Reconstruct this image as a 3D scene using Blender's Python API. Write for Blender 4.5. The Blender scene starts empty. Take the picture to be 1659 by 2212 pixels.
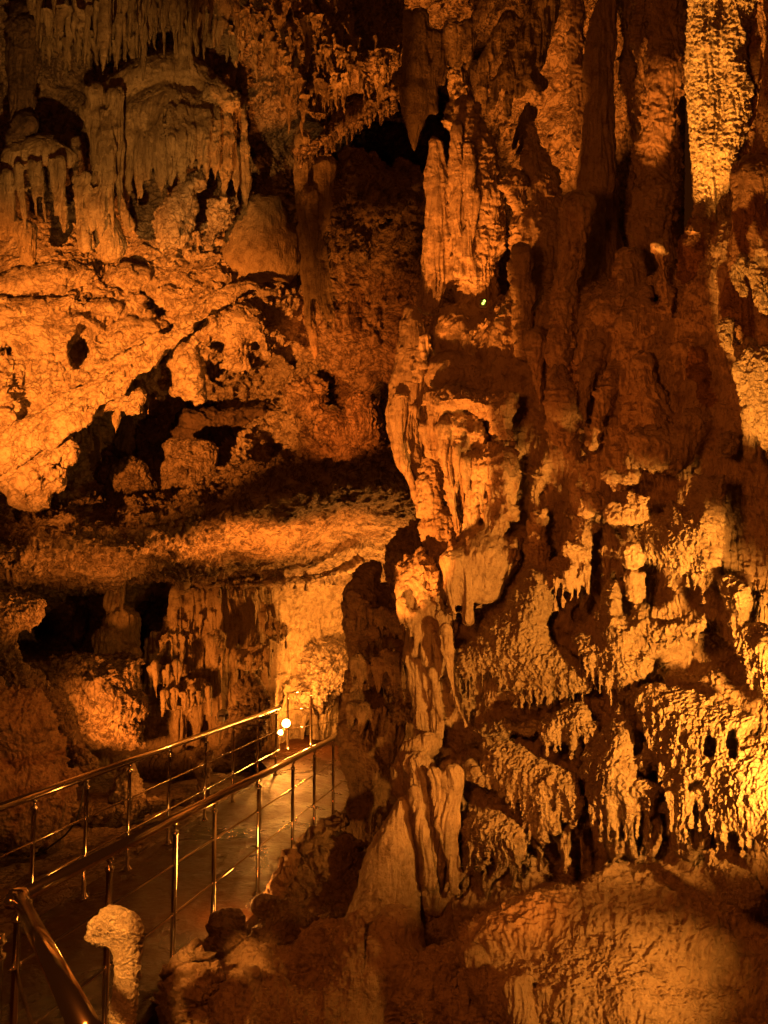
import bpy, math, random, time
import numpy as np
T0 = time.time()
random.seed(7)
scene = bpy.context.scene
col = scene.collection

# ------------------------------------------------------------------ camera
PITCH = math.radians(4.77)
F, UC, VC = 1534.0, 829.5, 1106.0          # focal length and centre in survey units
cp, sp = math.cos(PITCH), math.sin(PITCH)
cam_d = bpy.data.cameras.new('camera')
cam_d.sensor_fit = 'HORIZONTAL'; cam_d.sensor_width = 36.0; cam_d.lens = 36.0 * F / 1659.0
cam_d.clip_start = 0.05; cam_d.clip_end = 200.0
cam = bpy.data.objects.new('camera', cam_d); col.objects.link(cam)
cam.location = (0, 0, 0); cam.rotation_euler = (math.pi / 2 + PITCH, 0, 0)
scene.camera = cam

def to_world(x, y, z):
    return np.stack([x, z * cp - y * sp, z * sp + y * cp], -1)
def P(u, v, d):
    return tuple(float(t) for t in to_world((u - UC) / F * d, -(v - VC) / F * d, d))

# ------------------------------------------------------------------ world, exposure
w = bpy.data.worlds.new('World'); scene.world = w; w.use_nodes = True
bg = w.node_tree.nodes['Background']; bg.inputs[0].default_value = (1.0, 0.22, 0.03, 1); bg.inputs[1].default_value = 0.016
scene.view_settings.view_transform = 'Standard'; scene.view_settings.look = 'None'
scene.view_settings.exposure = 0.5; scene.view_settings.gamma = 1.0
scene.render.engine = 'CYCLES'
cy = scene.cycles
cy.max_bounces = 5; cy.diffuse_bounces = 3; cy.glossy_bounces = 3; cy.use_denoising = True
cy.sample_clamp_indirect = 4.0; cy.caustics_reflective = False; cy.caustics_refractive = False

# ------------------------------------------------------------------ cave lamps (hidden floodlights of the show cave; the fills are added lights)
AMBER = (1.0, 0.25, 0.027)
GOLD = (1.0, 0.315, 0.04)
STRAW = (1.0, 0.345, 0.044)
RUST = (1.0, 0.20, 0.02)
from mathutils import Vector, Matrix
def lamp(name, pos, power, target=None, hw=None, hh=None, blend=0.15, size=0.04, color=AMBER):
    """point light, or a spot whose beam is hw x hh survey units wide and high around its target"""
    l = bpy.data.lights.new(name, 'SPOT' if target else 'POINT')
    l.energy = power; l.color = color; l.shadow_soft_size = size
    o = bpy.data.objects.new(name, l); col.objects.link(o); o.location = P(*pos)
    if target:
        v = Vector(P(*target)) - Vector(P(*pos)); dist = v.length
        up = Vector((0, -sp, cp)).dot(v) / dist
        ry = hh / F * target[2] / dist * math.sqrt(1 - up * up); rx = hw / F * target[2] / dist
        l.spot_size = 2 * math.atan(max(rx, ry)); l.spot_blend = blend
        m = max(rx, ry)
        o.rotation_euler = v.to_track_quat('-Z', 'Y').to_euler(); o.scale = (rx / m, ry / m, 1)
    return o
lamp('floodlight_beam', (630, 1548, 11.3), 210, (760, 1340, 12.6), 300, 400, .5, color=GOLD)
lamp('landing_fill', (614, 1565, 11.9), 150, (606, 1640, 11.2), 80, 80, .8, color=GOLD)  # added spot for the glow on the landing, no fixture of its own
lamp('alcove_floor_fill', (655, 1545, 12.2), 70, color=GOLD)  # point light added to brighten the alcove and its floor
lamp('alcove_lamp', (815, 1330, 11.2), 130, color=GOLD)
lamp('ledge_fill', (620, 1500, 9.0), 760, (560, 1140, 10.2), 560, 300, .8)  # added fill below the ledge, no such lamp stands on the deck
lamp('left_wall_lamp', (-1400, 1560, 3.2), 6000, (240, 790, 10.5), 560, 420, .8)
lamp('left_ledge_fill', (330, 1570, 8.0), 420, (110, 1210, 9.7), 300, 220, .9)  # fill added where the left wall light does not reach; no fixture
lamp('roof_fill', (560, 1500, 7.0), 2600, (760, 110, 9.5), 500, 470, .7)  # unseen spot added to light the middle of the ceiling
lamp('drapery_lamp', (60, 950, 4.8), 760, (280, 300, 9.7), 420, 400, .6, color=(1, .40, .075))
lamp('drape_fill', (800, 1050, 6.6), 460, (1060, 110, 8.3), 190, 260, .5)  # invisible light added in front of the wall to brighten the blades
lamp('middle_wall_fill', (620, 900, 8.6), 300, (770, 830, 11.2), 230, 300, .9, color=RUST)  # fill added for the otherwise dark middle wall
lamp('slit_fill', (1215, 700, 8.4), 1300, (1225, 180, 10.5), 230, 420, .6)  # light added behind the mass so the slit wall shows bright
lamp('pillar_split_beam', (640, 1900, 3.2), 1200, (1020, 430, 5.9), 135, 220, .2)  # one of several added beams standing in for a single column light
lamp('chunk_split_beam', (1100, 1900, 2.4), 1300, (1428, 205, 5.2), 55, 102, .1)  # added narrow beam; its cone edge stands in for a cast shadow line
lamp('glitter_column_split_beam', (900, 1750, 3.0), 2700, (1545, 60, 4.4), 92, 415, .06, color=STRAW)  # added elliptical beam, cone shaped to give the column its shadow edges
lamp('mass_lamp', (480, 1750, 3.8), 640, (920, 960, 5.4), 200, 440, .12)
lamp('right_side_lamp', (1940, 1760, 2.45), 320, (1400, 1530, 3.9), 900, 440, .5, color=STRAW)
lamp('dome_fill', (1820, 2280, 2.5), 60, (1330, 2120, 3.5), 380, 190, 1.0, color=STRAW)  # extra beam added to rake the lower patch of the dome
lamp('fringe_fill', (1900, 1500, 2.7), 190, (1475, 1180, 3.8), 170, 130, .8, color=STRAW)  # added fill for the triangular curtain above the side light's cone
lamp('high_lobe_lamp', (1560, 1800, 2.2), 480, (1640, 740, 3.6), 92, 250, .12, color=STRAW)
lamp('stump_lamp', (-500, 1500, 1.6), 330, (245, 2110, 2.95), 80, 330, .4, color=GOLD)
lamp('flake_fill', (-300, 1400, 2.0), 300, (395, 2062, 4.0), 34, 50, .7, color=GOLD)  # extra beam added for the flake alone
lamp('path_lamp', (518, 1922, 5.4), 16, color=GOLD, size=.08)
lamp('walkway_fill', (120, 1690, 9.0), 380, (430, 1430, 12), 420, 280, .7, size=.2)  # bare fill added for the lower wall, without a fixture
lamp('boulder_fill', (480, 1350, 5.6), 170, (70, 1640, 8), 190, 250, .8, color=RUST)  # spot added to bring out relief on the dark boulder
lamp('low_front_fill', (1350, 2250, 2.7), 42, (960, 1560, 5.0), 300, 460, .9)  # weak fill added low in front for the pedestal and mushroom column
lamp('viewpoint_fill', (-400, 300, 0.9), 105, color=RUST, size=.25)  # soft fill added near the camera to lift the shadows
lamp('bank_fill', (520, 1500, 8.2), 110, (300, 1730, 9.2), 240, 130, .9)  # spot added to brighten the stumps behind the railing
lamp('column_fill', (520, 1950, 4.4), 34, (800, 1450, 6.2), 150, 330, .8)  # small added fill, gives the unlit column some relief
lamp('shade_relief_fill', (150, 2250, 3.4), 190, (1340, 800, 4.6), 420, 420, 1.0, color=RUST, size=.06)  # dim raking light added for relief on the shaded mass
lamp('recess_wall_fill', (800, 960, 9.0), 260, (770, 470, 10.8), 170, 330, .9)  # added light, brightens the wall below the hollow
lamp('corner_post_fill', (-300, 1700, 1.6), 90, (42, 2100, 2.9), 26, 190, .5, color=GOLD)  # narrow beam added to make the corner post gleam
lamp('second_roof_fill', (640, 950, 7.2), 620, (700, 40, 9.0), 330, 300, .8)  # further light added for the dark part of the ceiling


# ------------------------------------------------------------------ noise
_rng = np.random.default_rng(11)
_perm = _rng.permutation(65536).astype(np.int32)
_val = _rng.uniform(-1, 1, 65536).astype(np.float32)
def _hash(i, j, k):
    h = _perm[(i & 65535)]
    h = _perm[(h + j * 37) & 65535]
    return _perm[(h + k * 101) & 65535]
def vnoise(p):
    f = np.floor(p); i = f.astype(np.int32); t = (p - f).astype(np.float32)
    t = t * t * t * (t * (t * 6 - 15) + 10)
    x, y, z = i[:, 0], i[:, 1], i[:, 2]
    def c(a, b, cc): return _val[_hash(x + a, y + b, z + cc)]
    tx, ty, tz = t[:, 0], t[:, 1], t[:, 2]
    a = c(0, 0, 0) * (1 - tx) + c(1, 0, 0) * tx
    b = c(0, 1, 0) * (1 - tx) + c(1, 1, 0) * tx
    e = c(0, 0, 1) * (1 - tx) + c(1, 0, 1) * tx
    g = c(0, 1, 1) * (1 - tx) + c(1, 1, 1) * tx
    return (a * (1 - ty) + b * ty) * (1 - tz) + (e * (1 - ty) + g * ty) * tz
def worley(p):
    f = np.floor(p).astype(np.int32); t = (p - f).astype(np.float32)
    best = np.full(len(p), 9.0, np.float32)
    for a in (-1, 0, 1):
        for b in (-1, 0, 1):
            for c in (-1, 0, 1):
                h = _hash(f[:, 0] + a, f[:, 1] + b, f[:, 2] + c)
                dx = a + .5 + .42 * _val[h] - t[:, 0]
                dy = b + .5 + .42 * _val[(h + 7919) & 65535] - t[:, 1]
                dz = c + .5 + .42 * _val[(h + 15331) & 65535] - t[:, 2]
                np.minimum(best, dx * dx + dy * dy + dz * dz, out=best)
    return np.sqrt(best)

# ------------------------------------------------------------------ rock field: primitives blended in (u, v, s) space, s = F ln(d/5)
def S_of(d): return F * math.log(d / 5.0)
#            low  med  fine flute pop  ledge crack pit
STYLE = {
 'smooth':  ( 9,   4,  1.0,  3,   0.5, 0,  2.5, 2),
 'lump':    (15,   7,  2.2,  4,   1.0, 0,  5,   4),
 'drip':    (13,   7,  2.4,  6,   0.9, 0,  8,   5),
 'rough':   (13,   6,  3.2,  4,   1.8, 0,  6,   4),
 'crag':    (18,  10,  5.0,  0,   2.0, .8, 10,  8),
 'flute':   ( 9,   4,  1.4,  9,   0.6, 1,  3,   2),
 'flutes':  ( 6,   3,  0.9,  6,   0.3, 0,  2.5, 1),
 'pop':     (10,   6,  3.0,  4,   3.8, 0,  4,   3),
 'crust':   ( 4,   3.5, 2.8, 4,  4.0, 0,  4,   2),
 'popf':    ( 8,   4,  2.2,  6,   4.2, 0,  2,   1),
 'plate':   ( 9,   4,  1.6,  0,   0.9, .3, 6,   4),
 'beam':    ( 6,   4,  1.8,  0,   0.9, 0,  6,   2),
 'tier':    (12,   7,  2.0,  8,   0.8, 4,  3,   3),
 'ripple':  ( 5,   4,  2.6,  0,   3.2, 0,  2,   0),
 'fine':    ( 3,   2,  1.0,  1,   0.7, 0,  .8,  0),
}
class Field:
    def __init__(self, name, u, v, d, h):
        self.name, self.h = name, h
        self.o = np.array([u[0], v[0], S_of(d[0])], np.float32)
        e = np.array([u[1], v[1], S_of(d[1])], np.float32)
        self.n = np.ceil((e - self.o) / h).astype(int) + 1
        self.F = np.full(self.n, 60.0, np.float32)
        self.L = np.zeros(self.n, np.int16)
        self.labels = []          # (thing, part, style)
        self.off = (0, 0, 1.0)
        self.depth = lambda u, v: 0.0
        self.auto = 0
    def frame(self, ou, ov, sc): self.off = (ou, ov, sc)
    def lab(self, thing, part, style):
        if part in ('stalactite', 'tooth', 'rib', 'fold', 'blade', 'drip', 'root', 'lobe', 'knob', 'drape'):
            self.labels.append((thing, part, style)); return len(self.labels) - 1      # each one a part of its own
        key = (thing, part, style)
        if key not in self.labels: self.labels.append(key)
        return self.labels.index(key)
    def axes(self, lo, hi):
        return [(self.o[a] + self.h * np.arange(lo[a], hi[a], dtype=np.float32)) for a in range(3)]
    def _merge(self, sl, D, lab, k, carve):
        A = self.F[sl]
        if carve:
            t = np.clip(.5 - .5 * (A + D) / k, 0, 1)
            self.F[sl] = A * (1 - t) - D * t + k * t * (1 - t)
            return
        Lb = self.L[sl]; Lb[D < A] = lab
        t = np.clip(.5 + .5 * (A - D) / k, 0, 1)
        self.F[sl] = A * (1 - t) + D * t - k * t * (1 - t)
    def pts(self, text, d, dz):
        ou, ov, sc = self.off; out = []
        for tok in text.split(';'):
            q = [float(x) for x in tok.split(',')]
            u, v, r = ou + q[0] / sc, ov + q[1] / sc, q[2] / sc
            if len(q) > 3: s = S_of(q[3])
            elif d is not None: s = S_of(d)
            else: s = self.depth(u, v)
            out.append((u, v, s + dz, r))
        return out
    def add(self, thing, part, style, text, d=None, dz=0.0, k=10.0, su=1.0, sv=1.0, ss=1.0, carve=False):
        """chain of tapered capsules; su, sv, ss stretch the section along u, v and depth"""
        lab = 0 if carve else self.lab(thing, part, style)
        pts = self.pts(text, d, dz)
        st = np.array([su, sv, ss], np.float32); m = min(su, sv, ss)
        segs = list(zip(pts[:-1], pts[1:])) or [(pts[0], pts[0])]
        pad = k + 3 * self.h
        P0 = np.array([[p[0], p[1], p[2]] for p in pts]); R = np.array([p[3] for p in pts])
        lo = ((P0 - R[:, None] * st - pad).min(0) - self.o) / self.h
        hi = ((P0 + R[:, None] * st + pad).max(0) - self.o) / self.h
        lo = np.maximum(np.floor(lo), 0).astype(int); hi = np.minimum(np.ceil(hi) + 1, self.n).astype(int)
        if (hi <= lo).any(): return
        U, V, W = self.axes(lo, hi)
        D = None
        for a, b in segs:
            a3 = np.array(a[:3], np.float32) / st; b3 = np.array(b[:3], np.float32) / st
            ab = b3 - a3; L2 = float(ab @ ab)
            x = (U / st[0] - a3[0])[:, None, None]; y = (V / st[1] - a3[1])[None, :, None]; z = (W / st[2] - a3[2])[None, None, :]
            if L2 > 1e-6:
                t = np.clip((x * ab[0] + y * ab[1] + z * ab[2]) / L2, 0, 1)
                q = np.sqrt((x - t * ab[0]) ** 2 + (y - t * ab[1]) ** 2 + (z - t * ab[2]) ** 2) - (a[3] + (b[3] - a[3]) * t)
            else:
                q = np.sqrt(x * x + y * y + z * z) - a[3]
            D = q if D is None else np.minimum(D, q)
        self._merge(tuple(slice(lo[i], hi[i]) for i in range(3)), (D * m).astype(np.float32), lab, k, carve)
    def cut(self, text, **kw): self.add(None, None, None, text, carve=True, **kw)
    def fringe(self, thing, part, style, text, d=None, dz=0.0, k=5.0, up=1.0):
        """u,v(tip),length,radius per tooth"""
        ou, ov, sc = self.off
        for tok in text.split(';'):
            u, v, ln, r = [float(x) for x in tok.split(',')[:4]]
            j = random.uniform(-.12, .12) * ln
            self.add(thing, part, style, f'{u+j*.6},{v-ln},{r};{u+j*.3},{v-ln*.45},{r*.72};{u},{v},{max(r*.16,1.6*sc*.9)}', d, dz + random.uniform(-8, 8) / 1, k)
    def poly(self, thing, part, style, text, d=None, dz=0.0, T=40.0, w=50.0, k=8.0, rag=2.5, tilt=0.0):
        """a slab of stone with a given outline: pillow-shaped, half thickness T reached w units inside the edge"""
        ou, ov, sc = self.off
        pg = np.array([[float(x) for x in t.split(',')] for t in text.split()]) / sc + np.array([ou, ov])
        lab = self.lab(thing, part, style); h = self.h; pad = 14 + k
        lo2 = np.maximum(np.floor((pg.min(0) - pad - self.o[:2]) / h), 0).astype(int)
        hi2 = np.minimum(np.ceil((pg.max(0) + pad - self.o[:2]) / h) + 1, self.n[:2]).astype(int)
        if (hi2 <= lo2).any(): return
        U = self.o[0] + h * np.arange(lo2[0], hi2[0]); V = self.o[1] + h * np.arange(lo2[1], hi2[1])
        X, Y = np.meshgrid(U, V, indexing='ij')
        jx = np.stack([X / 11, Y / 11, 0 * X + len(self.labels)], -1).reshape(-1, 3).astype(np.float32)
        X = X + rag * vnoise(jx).reshape(X.shape); Y = Y + rag * vnoise(jx + 50).reshape(X.shape)
        best = np.full(X.shape, 1e9); ins = np.zeros(X.shape, bool)
        for a, b in zip(pg, np.roll(pg, -1, 0)):
            e = b - a; wx, wy = X - a[0], Y - a[1]
            t = np.clip((wx * e[0] + wy * e[1]) / (e @ e + 1e-9), 0, 1)
            best = np.minimum(best, (wx - t * e[0]) ** 2 + (wy - t * e[1]) ** 2)
            c = (a[1] > Y) != (b[1] > Y)
            ins ^= c & (X < e[0] * (Y - a[1]) / (e[1] if abs(e[1]) > 1e-9 else 1e-9) + a[0])
        p = np.sqrt(best) * np.where(ins, -1, 1)
        if d is not None: S0 = np.full(X.shape, S_of(d)) + tilt * (Y - pg[:, 1].mean())
        elif self.auto: S0 = self.depthgrid(U, V)
        else: S0 = self.depth(pg[:, 0].mean(), pg[:, 1].mean()) + 0 * X
        S0 = S0 + dz
        m = S0[ins] if ins.any() else S0
        l3 = max(int((m.min() - T - pad - self.o[2]) / h), 0); h3 = min(int((m.max() + T + pad - self.o[2]) / h) + 2, self.n[2])
        if h3 <= l3: return
        W = self.o[2] + h * np.arange(l3, h3, dtype=np.float32)
        th = T * np.sqrt(np.clip(-p / w, 0.0, 1)) * np.where(p < 0, 1, 0)
        q = (np.abs(W[None, None, :] - S0[:, :, None]) - th[:, :, None]) * .75
        D = np.maximum(q, p[:, :, None]).astype(np.float32)
        self._merge((slice(lo2[0], hi2[0]), slice(lo2[1], hi2[1]), slice(l3, h3)), D, lab, k, False)
    def teeth(self, thing, part, style, line, n, d, ln=(60, 140), r=(14, 30), k=5.0, seed=1, dz=0.0):
        """row of small tapered teeth below an edge given as u,v points"""
        rg = random.Random(seed); q = [[float(x) for x in t.split(',')] for t in line.split(';')]
        L = np.concatenate([[0], np.cumsum([math.dist(a, b) for a, b in zip(q[:-1], q[1:])])])
        for i in range(n):
            t = (i + rg.uniform(.1, .9)) / n * L[-1]
            u = float(np.interp(t, L, [p[0] for p in q])); v = float(np.interp(t, L, [p[1] for p in q]))
            l = rg.uniform(*ln); rr = rg.uniform(*r); j = rg.uniform(-.1, .1) * l
            self.add(thing, part, style, f'{u},{v-l*.7},{rr*1.2};{u+j*.4},{v},{rr*.75};{u+j},{v+l},{max(2.0 * self.off[2], rr*.16)}', d, dz + rg.uniform(-8, 8), k)
    # ---- surface
    def mesh(self, subdiv=True, pin=None):
        Fd, h = self.F, self.h
        ins = Fd < 0
        n = np.array(ins.shape)
        c = np.zeros(n - 1, np.uint8)
        for a in (0, 1):
            for b in (0, 1):
                for e in (0, 1):
                    c += ins[a:n[0] - 1 + a, b:n[1] - 1 + b, e:n[2] - 1 + e]
        act = np.flatnonzero(((c > 0) & (c < 8)).ravel())
        idx = np.full(c.size, -1, np.int32); idx[act] = np.arange(len(act), dtype=np.int32)
        I, J, K = np.unravel_index(act, c.shape)
        cv = np.zeros((len(act), 2, 2, 2), np.float32)
        for a in (0, 1):
            for b in (0, 1):
                for e in (0, 1):
                    cv[:, a, b, e] = Fd[I + a, J + b, K + e]
        acc = np.zeros((len(act), 3), np.float32); cnt = np.zeros(len(act), np.float32)
        for ax in range(3):
            o1, o2 = [x for x in range(3) if x != ax]
            for b in (0, 1):
                for e in (0, 1):
                    s0 = [slice(None)] + [0] * 3; s0[1 + o1] = b; s0[1 + o2] = e
                    s1 = list(s0); s0[1 + ax] = 0; s1[1 + ax] = 1
                    v0 = cv[tuple(s0)]; v1 = cv[tuple(s1)]
                    m = (v0 < 0) != (v1 < 0)
                    t = np.where(m, v0 / np.where(m, v0 - v1, 1), 0)
                    acc[:, ax] += np.where(m, t, 0); acc[:, o1] += m * b; acc[:, o2] += m * e
                    cnt += m
        pos = acc / cnt[:, None] + np.stack([I, J, K], 1)
        lab = self.L[I, J, K]
        quads = []
        cs = np.array(c.shape)
        stride = np.array([cs[1] * cs[2], cs[2], 1])
        for ax in range(3):
            o1, o2 = (ax + 1) % 3, (ax + 2) % 3
            lo = [slice(0, n[x]) for x in range(3)]; hi = list(lo)
            lo[ax] = slice(0, n[ax] - 1); hi[ax] = slice(1, n[ax])
            for x in (o1, o2):
                lo[x] = slice(1, n[x] - 1); hi[x] = slice(1, n[x] - 1)
            A = ins[tuple(lo)]; B = ins[tuple(hi)]
            e = np.argwhere(A != B)
            if len(e) == 0: continue
            fl = A[tuple(e.T)]
            e[:, o1] += 1; e[:, o2] += 1
            base = e @ stride
            q = np.stack([idx[base], idx[base - stride[o1]], idx[base - stride[o1] - stride[o2]], idx[base - stride[o2]]], 1)
            q[~fl] = q[~fl][:, ::-1]
            quads.append(q)
        quads = np.concatenate(quads)
        del c, ins, idx
        quads = quads[:, ::-1]
        X = pos * h + self.o
        flab = lab[quads[:, 0]]
        # relax once, label style parameters per vertex, spread a little
        st = np.array([STYLE[l[2]] for l in self.labels], np.float32)
        par = st[np.clip(lab, 0, len(st) - 1)]
        E = np.concatenate([quads[:, [0, 1]], quads[:, [1, 2]], quads[:, [2, 3]], quads[:, [3, 0]]])
        deg = np.bincount(E[:, 0], minlength=len(X)).astype(np.float32) + np.bincount(E[:, 1], minlength=len(X))
        deg[deg == 0] = 1
        def avg(A):
            out = np.empty_like(A)
            for i in range(A.shape[1]):
                out[:, i] = (np.bincount(E[:, 0], A[E[:, 1], i], len(X)) + np.bincount(E[:, 1], A[E[:, 0], i], len(X))) / deg
            return out
        X = .5 * X + .5 * avg(X.astype(np.float32))
        for _ in range(5): par = .4 * par + .6 * avg(par)
        if subdiv:
            nv = len(X)
            key = np.sort(E, 1).astype(np.int64); key = key[:, 0] * nv + key[:, 1]
            uq, inv = np.unique(key, return_inverse=True)
            ea, eb = uq // nv, uq % nv
            nq = len(quads); ei = inv.reshape(4, nq).T + nv
            fi = np.arange(nq) + nv + len(uq)
            par = np.concatenate([par, .5 * (par[ea] + par[eb]), par[quads].mean(1)])
            X = np.concatenate([X, .5 * (X[ea] + X[eb]), X[quads].mean(1)])
            q4 = []
            for c4 in range(4):
                q4.append(np.stack([quads[:, c4], ei[:, c4], fi, ei[:, c4 - 1]], 1))
            quads = np.stack(q4, 1).reshape(-1, 4); flab = np.repeat(flab, 4)
        X = X.astype(np.float32)
        # displacement along the normal
        N = vnormals(X, quads)
        d = displacement(X, N, par)
        X = X + N * d[:, None]
        # fine pass on the displaced surface
        dep = 5.0 * np.exp(X[:, 2] / F)
        Wd = to_world((X[:, 0] - UC) / F * dep, -(X[:, 1] - VC) / F * dep, dep).astype(np.float32)
        NW = vnormals(Wd, quads)
        print(self.name, 'verts', len(Wd), 'quads', len(quads), round(time.time() - T0, 1))
        return Wd, NW, quads, flab

def vnormals(X, Q):
    a = X[Q[:, 2]] - X[Q[:, 0]]; b = X[Q[:, 3]] - X[Q[:, 1]]
    fn = np.cross(a, b)
    out = np.empty_like(X)
    for i in range(3):
        out[:, i] = sum(np.bincount(Q[:, c], fn[:, i], len(X)) for c in range(4))
    out /= np.linalg.norm(out, axis=1)[:, None] + 1e-12
    return out

def displacement(X, N, par):
    low, med, fine, flute, pop, ledge, crack, pit = par.T
    q = X.copy()
    wx = vnoise(X / 90.0); wy = vnoise(X / 90.0 + 31.7)
    q[:, 0] += 14 * wx; q[:, 1] += 14 * wy
    d = low * vnoise(q / 85.0 + 3.1)
    m1 = vnoise(q / np.array([30., 38., 30.], np.float32) + 9.2)
    d += med * (.6 * m1 + .4 * (1 - 2 * np.abs(vnoise(q / 24.0 + 17.3))))
    f1 = vnoise(q / 12.0 + 5.5); f2 = vnoise(q / 6.0 + 2.2)
    d += fine * (.7 * (1 - 2 * np.abs(f1)) + .45 * f2)
    # vertical flutes: stretched ridges, only on steep faces
    fl = q / np.array([11., 120., 11.], np.float32)
    a = 1 - 2.2 * np.abs(vnoise(fl + 41.)) ; b = 1 - 2.2 * np.abs(vnoise(fl * np.array([2.1, 1.6, 2.1], np.float32) + 77.))
    d += flute * (.65 * a + .3 * b) * (1 - .7 * np.abs(N[:, 1]))
    # popcorn crust
    s = pop > .9
    if s.any():
        wv = worley(q[s] / 7.2)
        d[s] += pop[s] * (0.9 - 1.7 * wv)
    # ledges: stepped tiers
    t = (X[:, 1] + 20 * wx + 16 * m1) / 42.0
    fr = t - np.floor(t)
    d += ledge * (fr ** 2 * 1.6 - .6)
    # cracks
    cr = np.abs(vnoise(q / 40.0 + 60.)) + .35 * np.abs(vnoise(q / 17.0 + 90.))
    d -= crack * np.clip(1 - cr * 7, 0, 1)
    c2 = np.abs(vnoise(q / 19.0 + 210.))
    d -= .4 * crack * np.clip(1 - c2 * 9, 0, 1)
    # ragged pits
    pn = vnoise(q / 27.0 + 120.) + .45 * f1
    d -= pit * np.clip((pn - .38) * 5, 0, 1.3)
    return d

def emit_mesh(name, V, N, Q, mat):
    me = bpy.data.meshes.new(name)
    used, inv = np.unique(Q, return_inverse=True)
    Q2 = inv.reshape(Q.shape).astype(np.int32); V2 = V[used]; N2 = N[used]
    me.vertices.add(len(V2)); me.vertices.foreach_set('co', V2.astype(np.float32).ravel())
    me.loops.add(Q2.size); me.loops.foreach_set('vertex_index', Q2.ravel())
    me.polygons.add(len(Q2))
    me.polygons.foreach_set('loop_start', np.arange(0, Q2.size, 4, dtype=np.int32))
    me.polygons.foreach_set('loop_total', np.full(len(Q2), 4, np.int32))
    me.update(calc_edges=True)
    me.polygons.foreach_set('use_smooth', np.ones(len(Q2), bool))
    me.normals_split_custom_set_from_vertices(N2.tolist())
    me.materials.append(mat)
    return me

# ------------------------------------------------------------------ materials
def nodes(name):
    m = bpy.data.materials.new(name); m.use_nodes = True
    nt = m.node_tree; b = nt.nodes['Principled BSDF']
    return m, nt, b
def NOISE(nt, vec, scale, detail=4, rough=.6, dist=0.0):
    n = nt.nodes.new('ShaderNodeTexNoise'); n.inputs['Scale'].default_value = scale
    n.inputs['Detail'].default_value = detail; n.inputs['Roughness'].default_value = rough
    n.inputs['Distortion'].default_value = dist
    nt.links.new(vec, n.inputs['Vector']); return n
def RAMP(nt, fac, stops):
    r = nt.nodes.new('ShaderNodeValToRGB'); el = r.color_ramp.elements
    while len(el) < len(stops): el.new(.5)
    for e, (p, c) in zip(el, stops):
        e.position = p; e.color = (c, c, c, 1) if not isinstance(c, tuple) else (*c, 1)
    nt.links.new(fac, r.inputs[0]); return r
def MIX(nt, a, b, fac, mode='MIX'):
    m = nt.nodes.new('ShaderNodeMix'); m.data_type = 'RGBA'; m.blend_type = mode
    if isinstance(fac, float): m.inputs[0].default_value = fac
    else: nt.links.new(fac, m.inputs[0])
    for sock, x in ((m.inputs[6], a), (m.inputs[7], b)):
        if isinstance(x, tuple): sock.default_value = (*x, 1)
        else: nt.links.new(x, sock)
    return m.outputs[2]
def rock(name, light, mid, dark, far=1.0, bump=1.0, gloss=.62, streak=0.0, crevice=.5, crack=0.0):
    m, nt, b = nodes(name); L = nt.links
    geo = nt.nodes.new('ShaderNodeNewGeometry'); pos = geo.outputs['Position']
    mp = nt.nodes.new('ShaderNodeMapping'); mp.inputs['Scale'].default_value = (1, 1, .22 if streak else 1)
    L.new(pos, mp.inputs['Vector'])
    n1 = NOISE(nt, mp.outputs[0], 1.7 / far, 6, .65, .6)
    n2 = NOISE(nt, pos, 9.0 / far, 6, .7, .4)
    c = RAMP(nt, n1.outputs[0], [(.32, mid), (.5, light), (.72, mid)]).outputs[0]
    c = MIX(nt, c, dark, RAMP(nt, n2.outputs[0], [(.5, 0.0), (.68, .75)]).outputs[0])
    # dark veins: crack dirt, and crevice shade painted into the colour
    v = NOISE(nt, pos, 3.1 / far, 5, .6, 1.2)
    c = MIX(nt, c, dark, RAMP(nt, v.outputs[0], [(.470, 0.0), (.494, crevice), (.506, crevice), (.53, 0.0)]).outputs[0])
    v2 = NOISE(nt, mp.outputs[0], 4.2 / far, 5, .6, 1.6)
    c = MIX(nt, c, tuple(x * .5 for x in dark), RAMP(nt, v2.outputs[0], [(.474, 0.0), (.497, crack), (.503, crack), (.526, 0.0)]).outputs[0])
    sp = NOISE(nt, pos, 55.0 / far, 3, .6)
    c = MIX(nt, c, (.12, .075, .04), RAMP(nt, sp.outputs[0], [(.58, 0.0), (.74, .7)]).outputs[0])
    L.new(c, b.inputs['Base Color'])
    r = RAMP(nt, n2.outputs[0], [(.3, gloss - .14), (.7, gloss + .16)]); L.new(r.outputs[0], b.inputs['Roughness'])
    b.inputs['Specular IOR Level'].default_value = .35
    mq = nt.nodes.new('ShaderNodeMapping'); mq.inputs['Scale'].default_value = (1, 1, .25 if streak else 1); L.new(pos, mq.inputs['Vector'])
    h1 = NOISE(nt, mq.outputs[0], 20.0 / far, 7, .66, .6); h2 = NOISE(nt, pos, 70.0 / far, 4, .6)
    cr = RAMP(nt, v2.outputs[0], [(.47, 0.0), (.5, 1.0), (.53, 0.0)])
    sb = nt.nodes.new('ShaderNodeMath'); sb.operation = 'MULTIPLY_ADD'; sb.inputs[1].default_value = -.5 * crack
    add = nt.nodes.new('ShaderNodeMath'); add.operation = 'MULTIPLY_ADD'
    L.new(h2.outputs[0], add.inputs[0]); add.inputs[1].default_value = .35; L.new(h1.outputs[0], add.inputs[2])
    bp = nt.nodes.new('ShaderNodeBump'); bp.inputs['Strength'].default_value = .95 * bump; bp.inputs['Distance'].default_value = .05 * far
    L.new(cr.outputs[0], sb.inputs[0]); L.new(add.outputs[0], sb.inputs[2])
    L.new(sb.outputs[0], bp.inputs['Height']); L.new(bp.outputs[0], b.inputs['Normal'])
    return m
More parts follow.
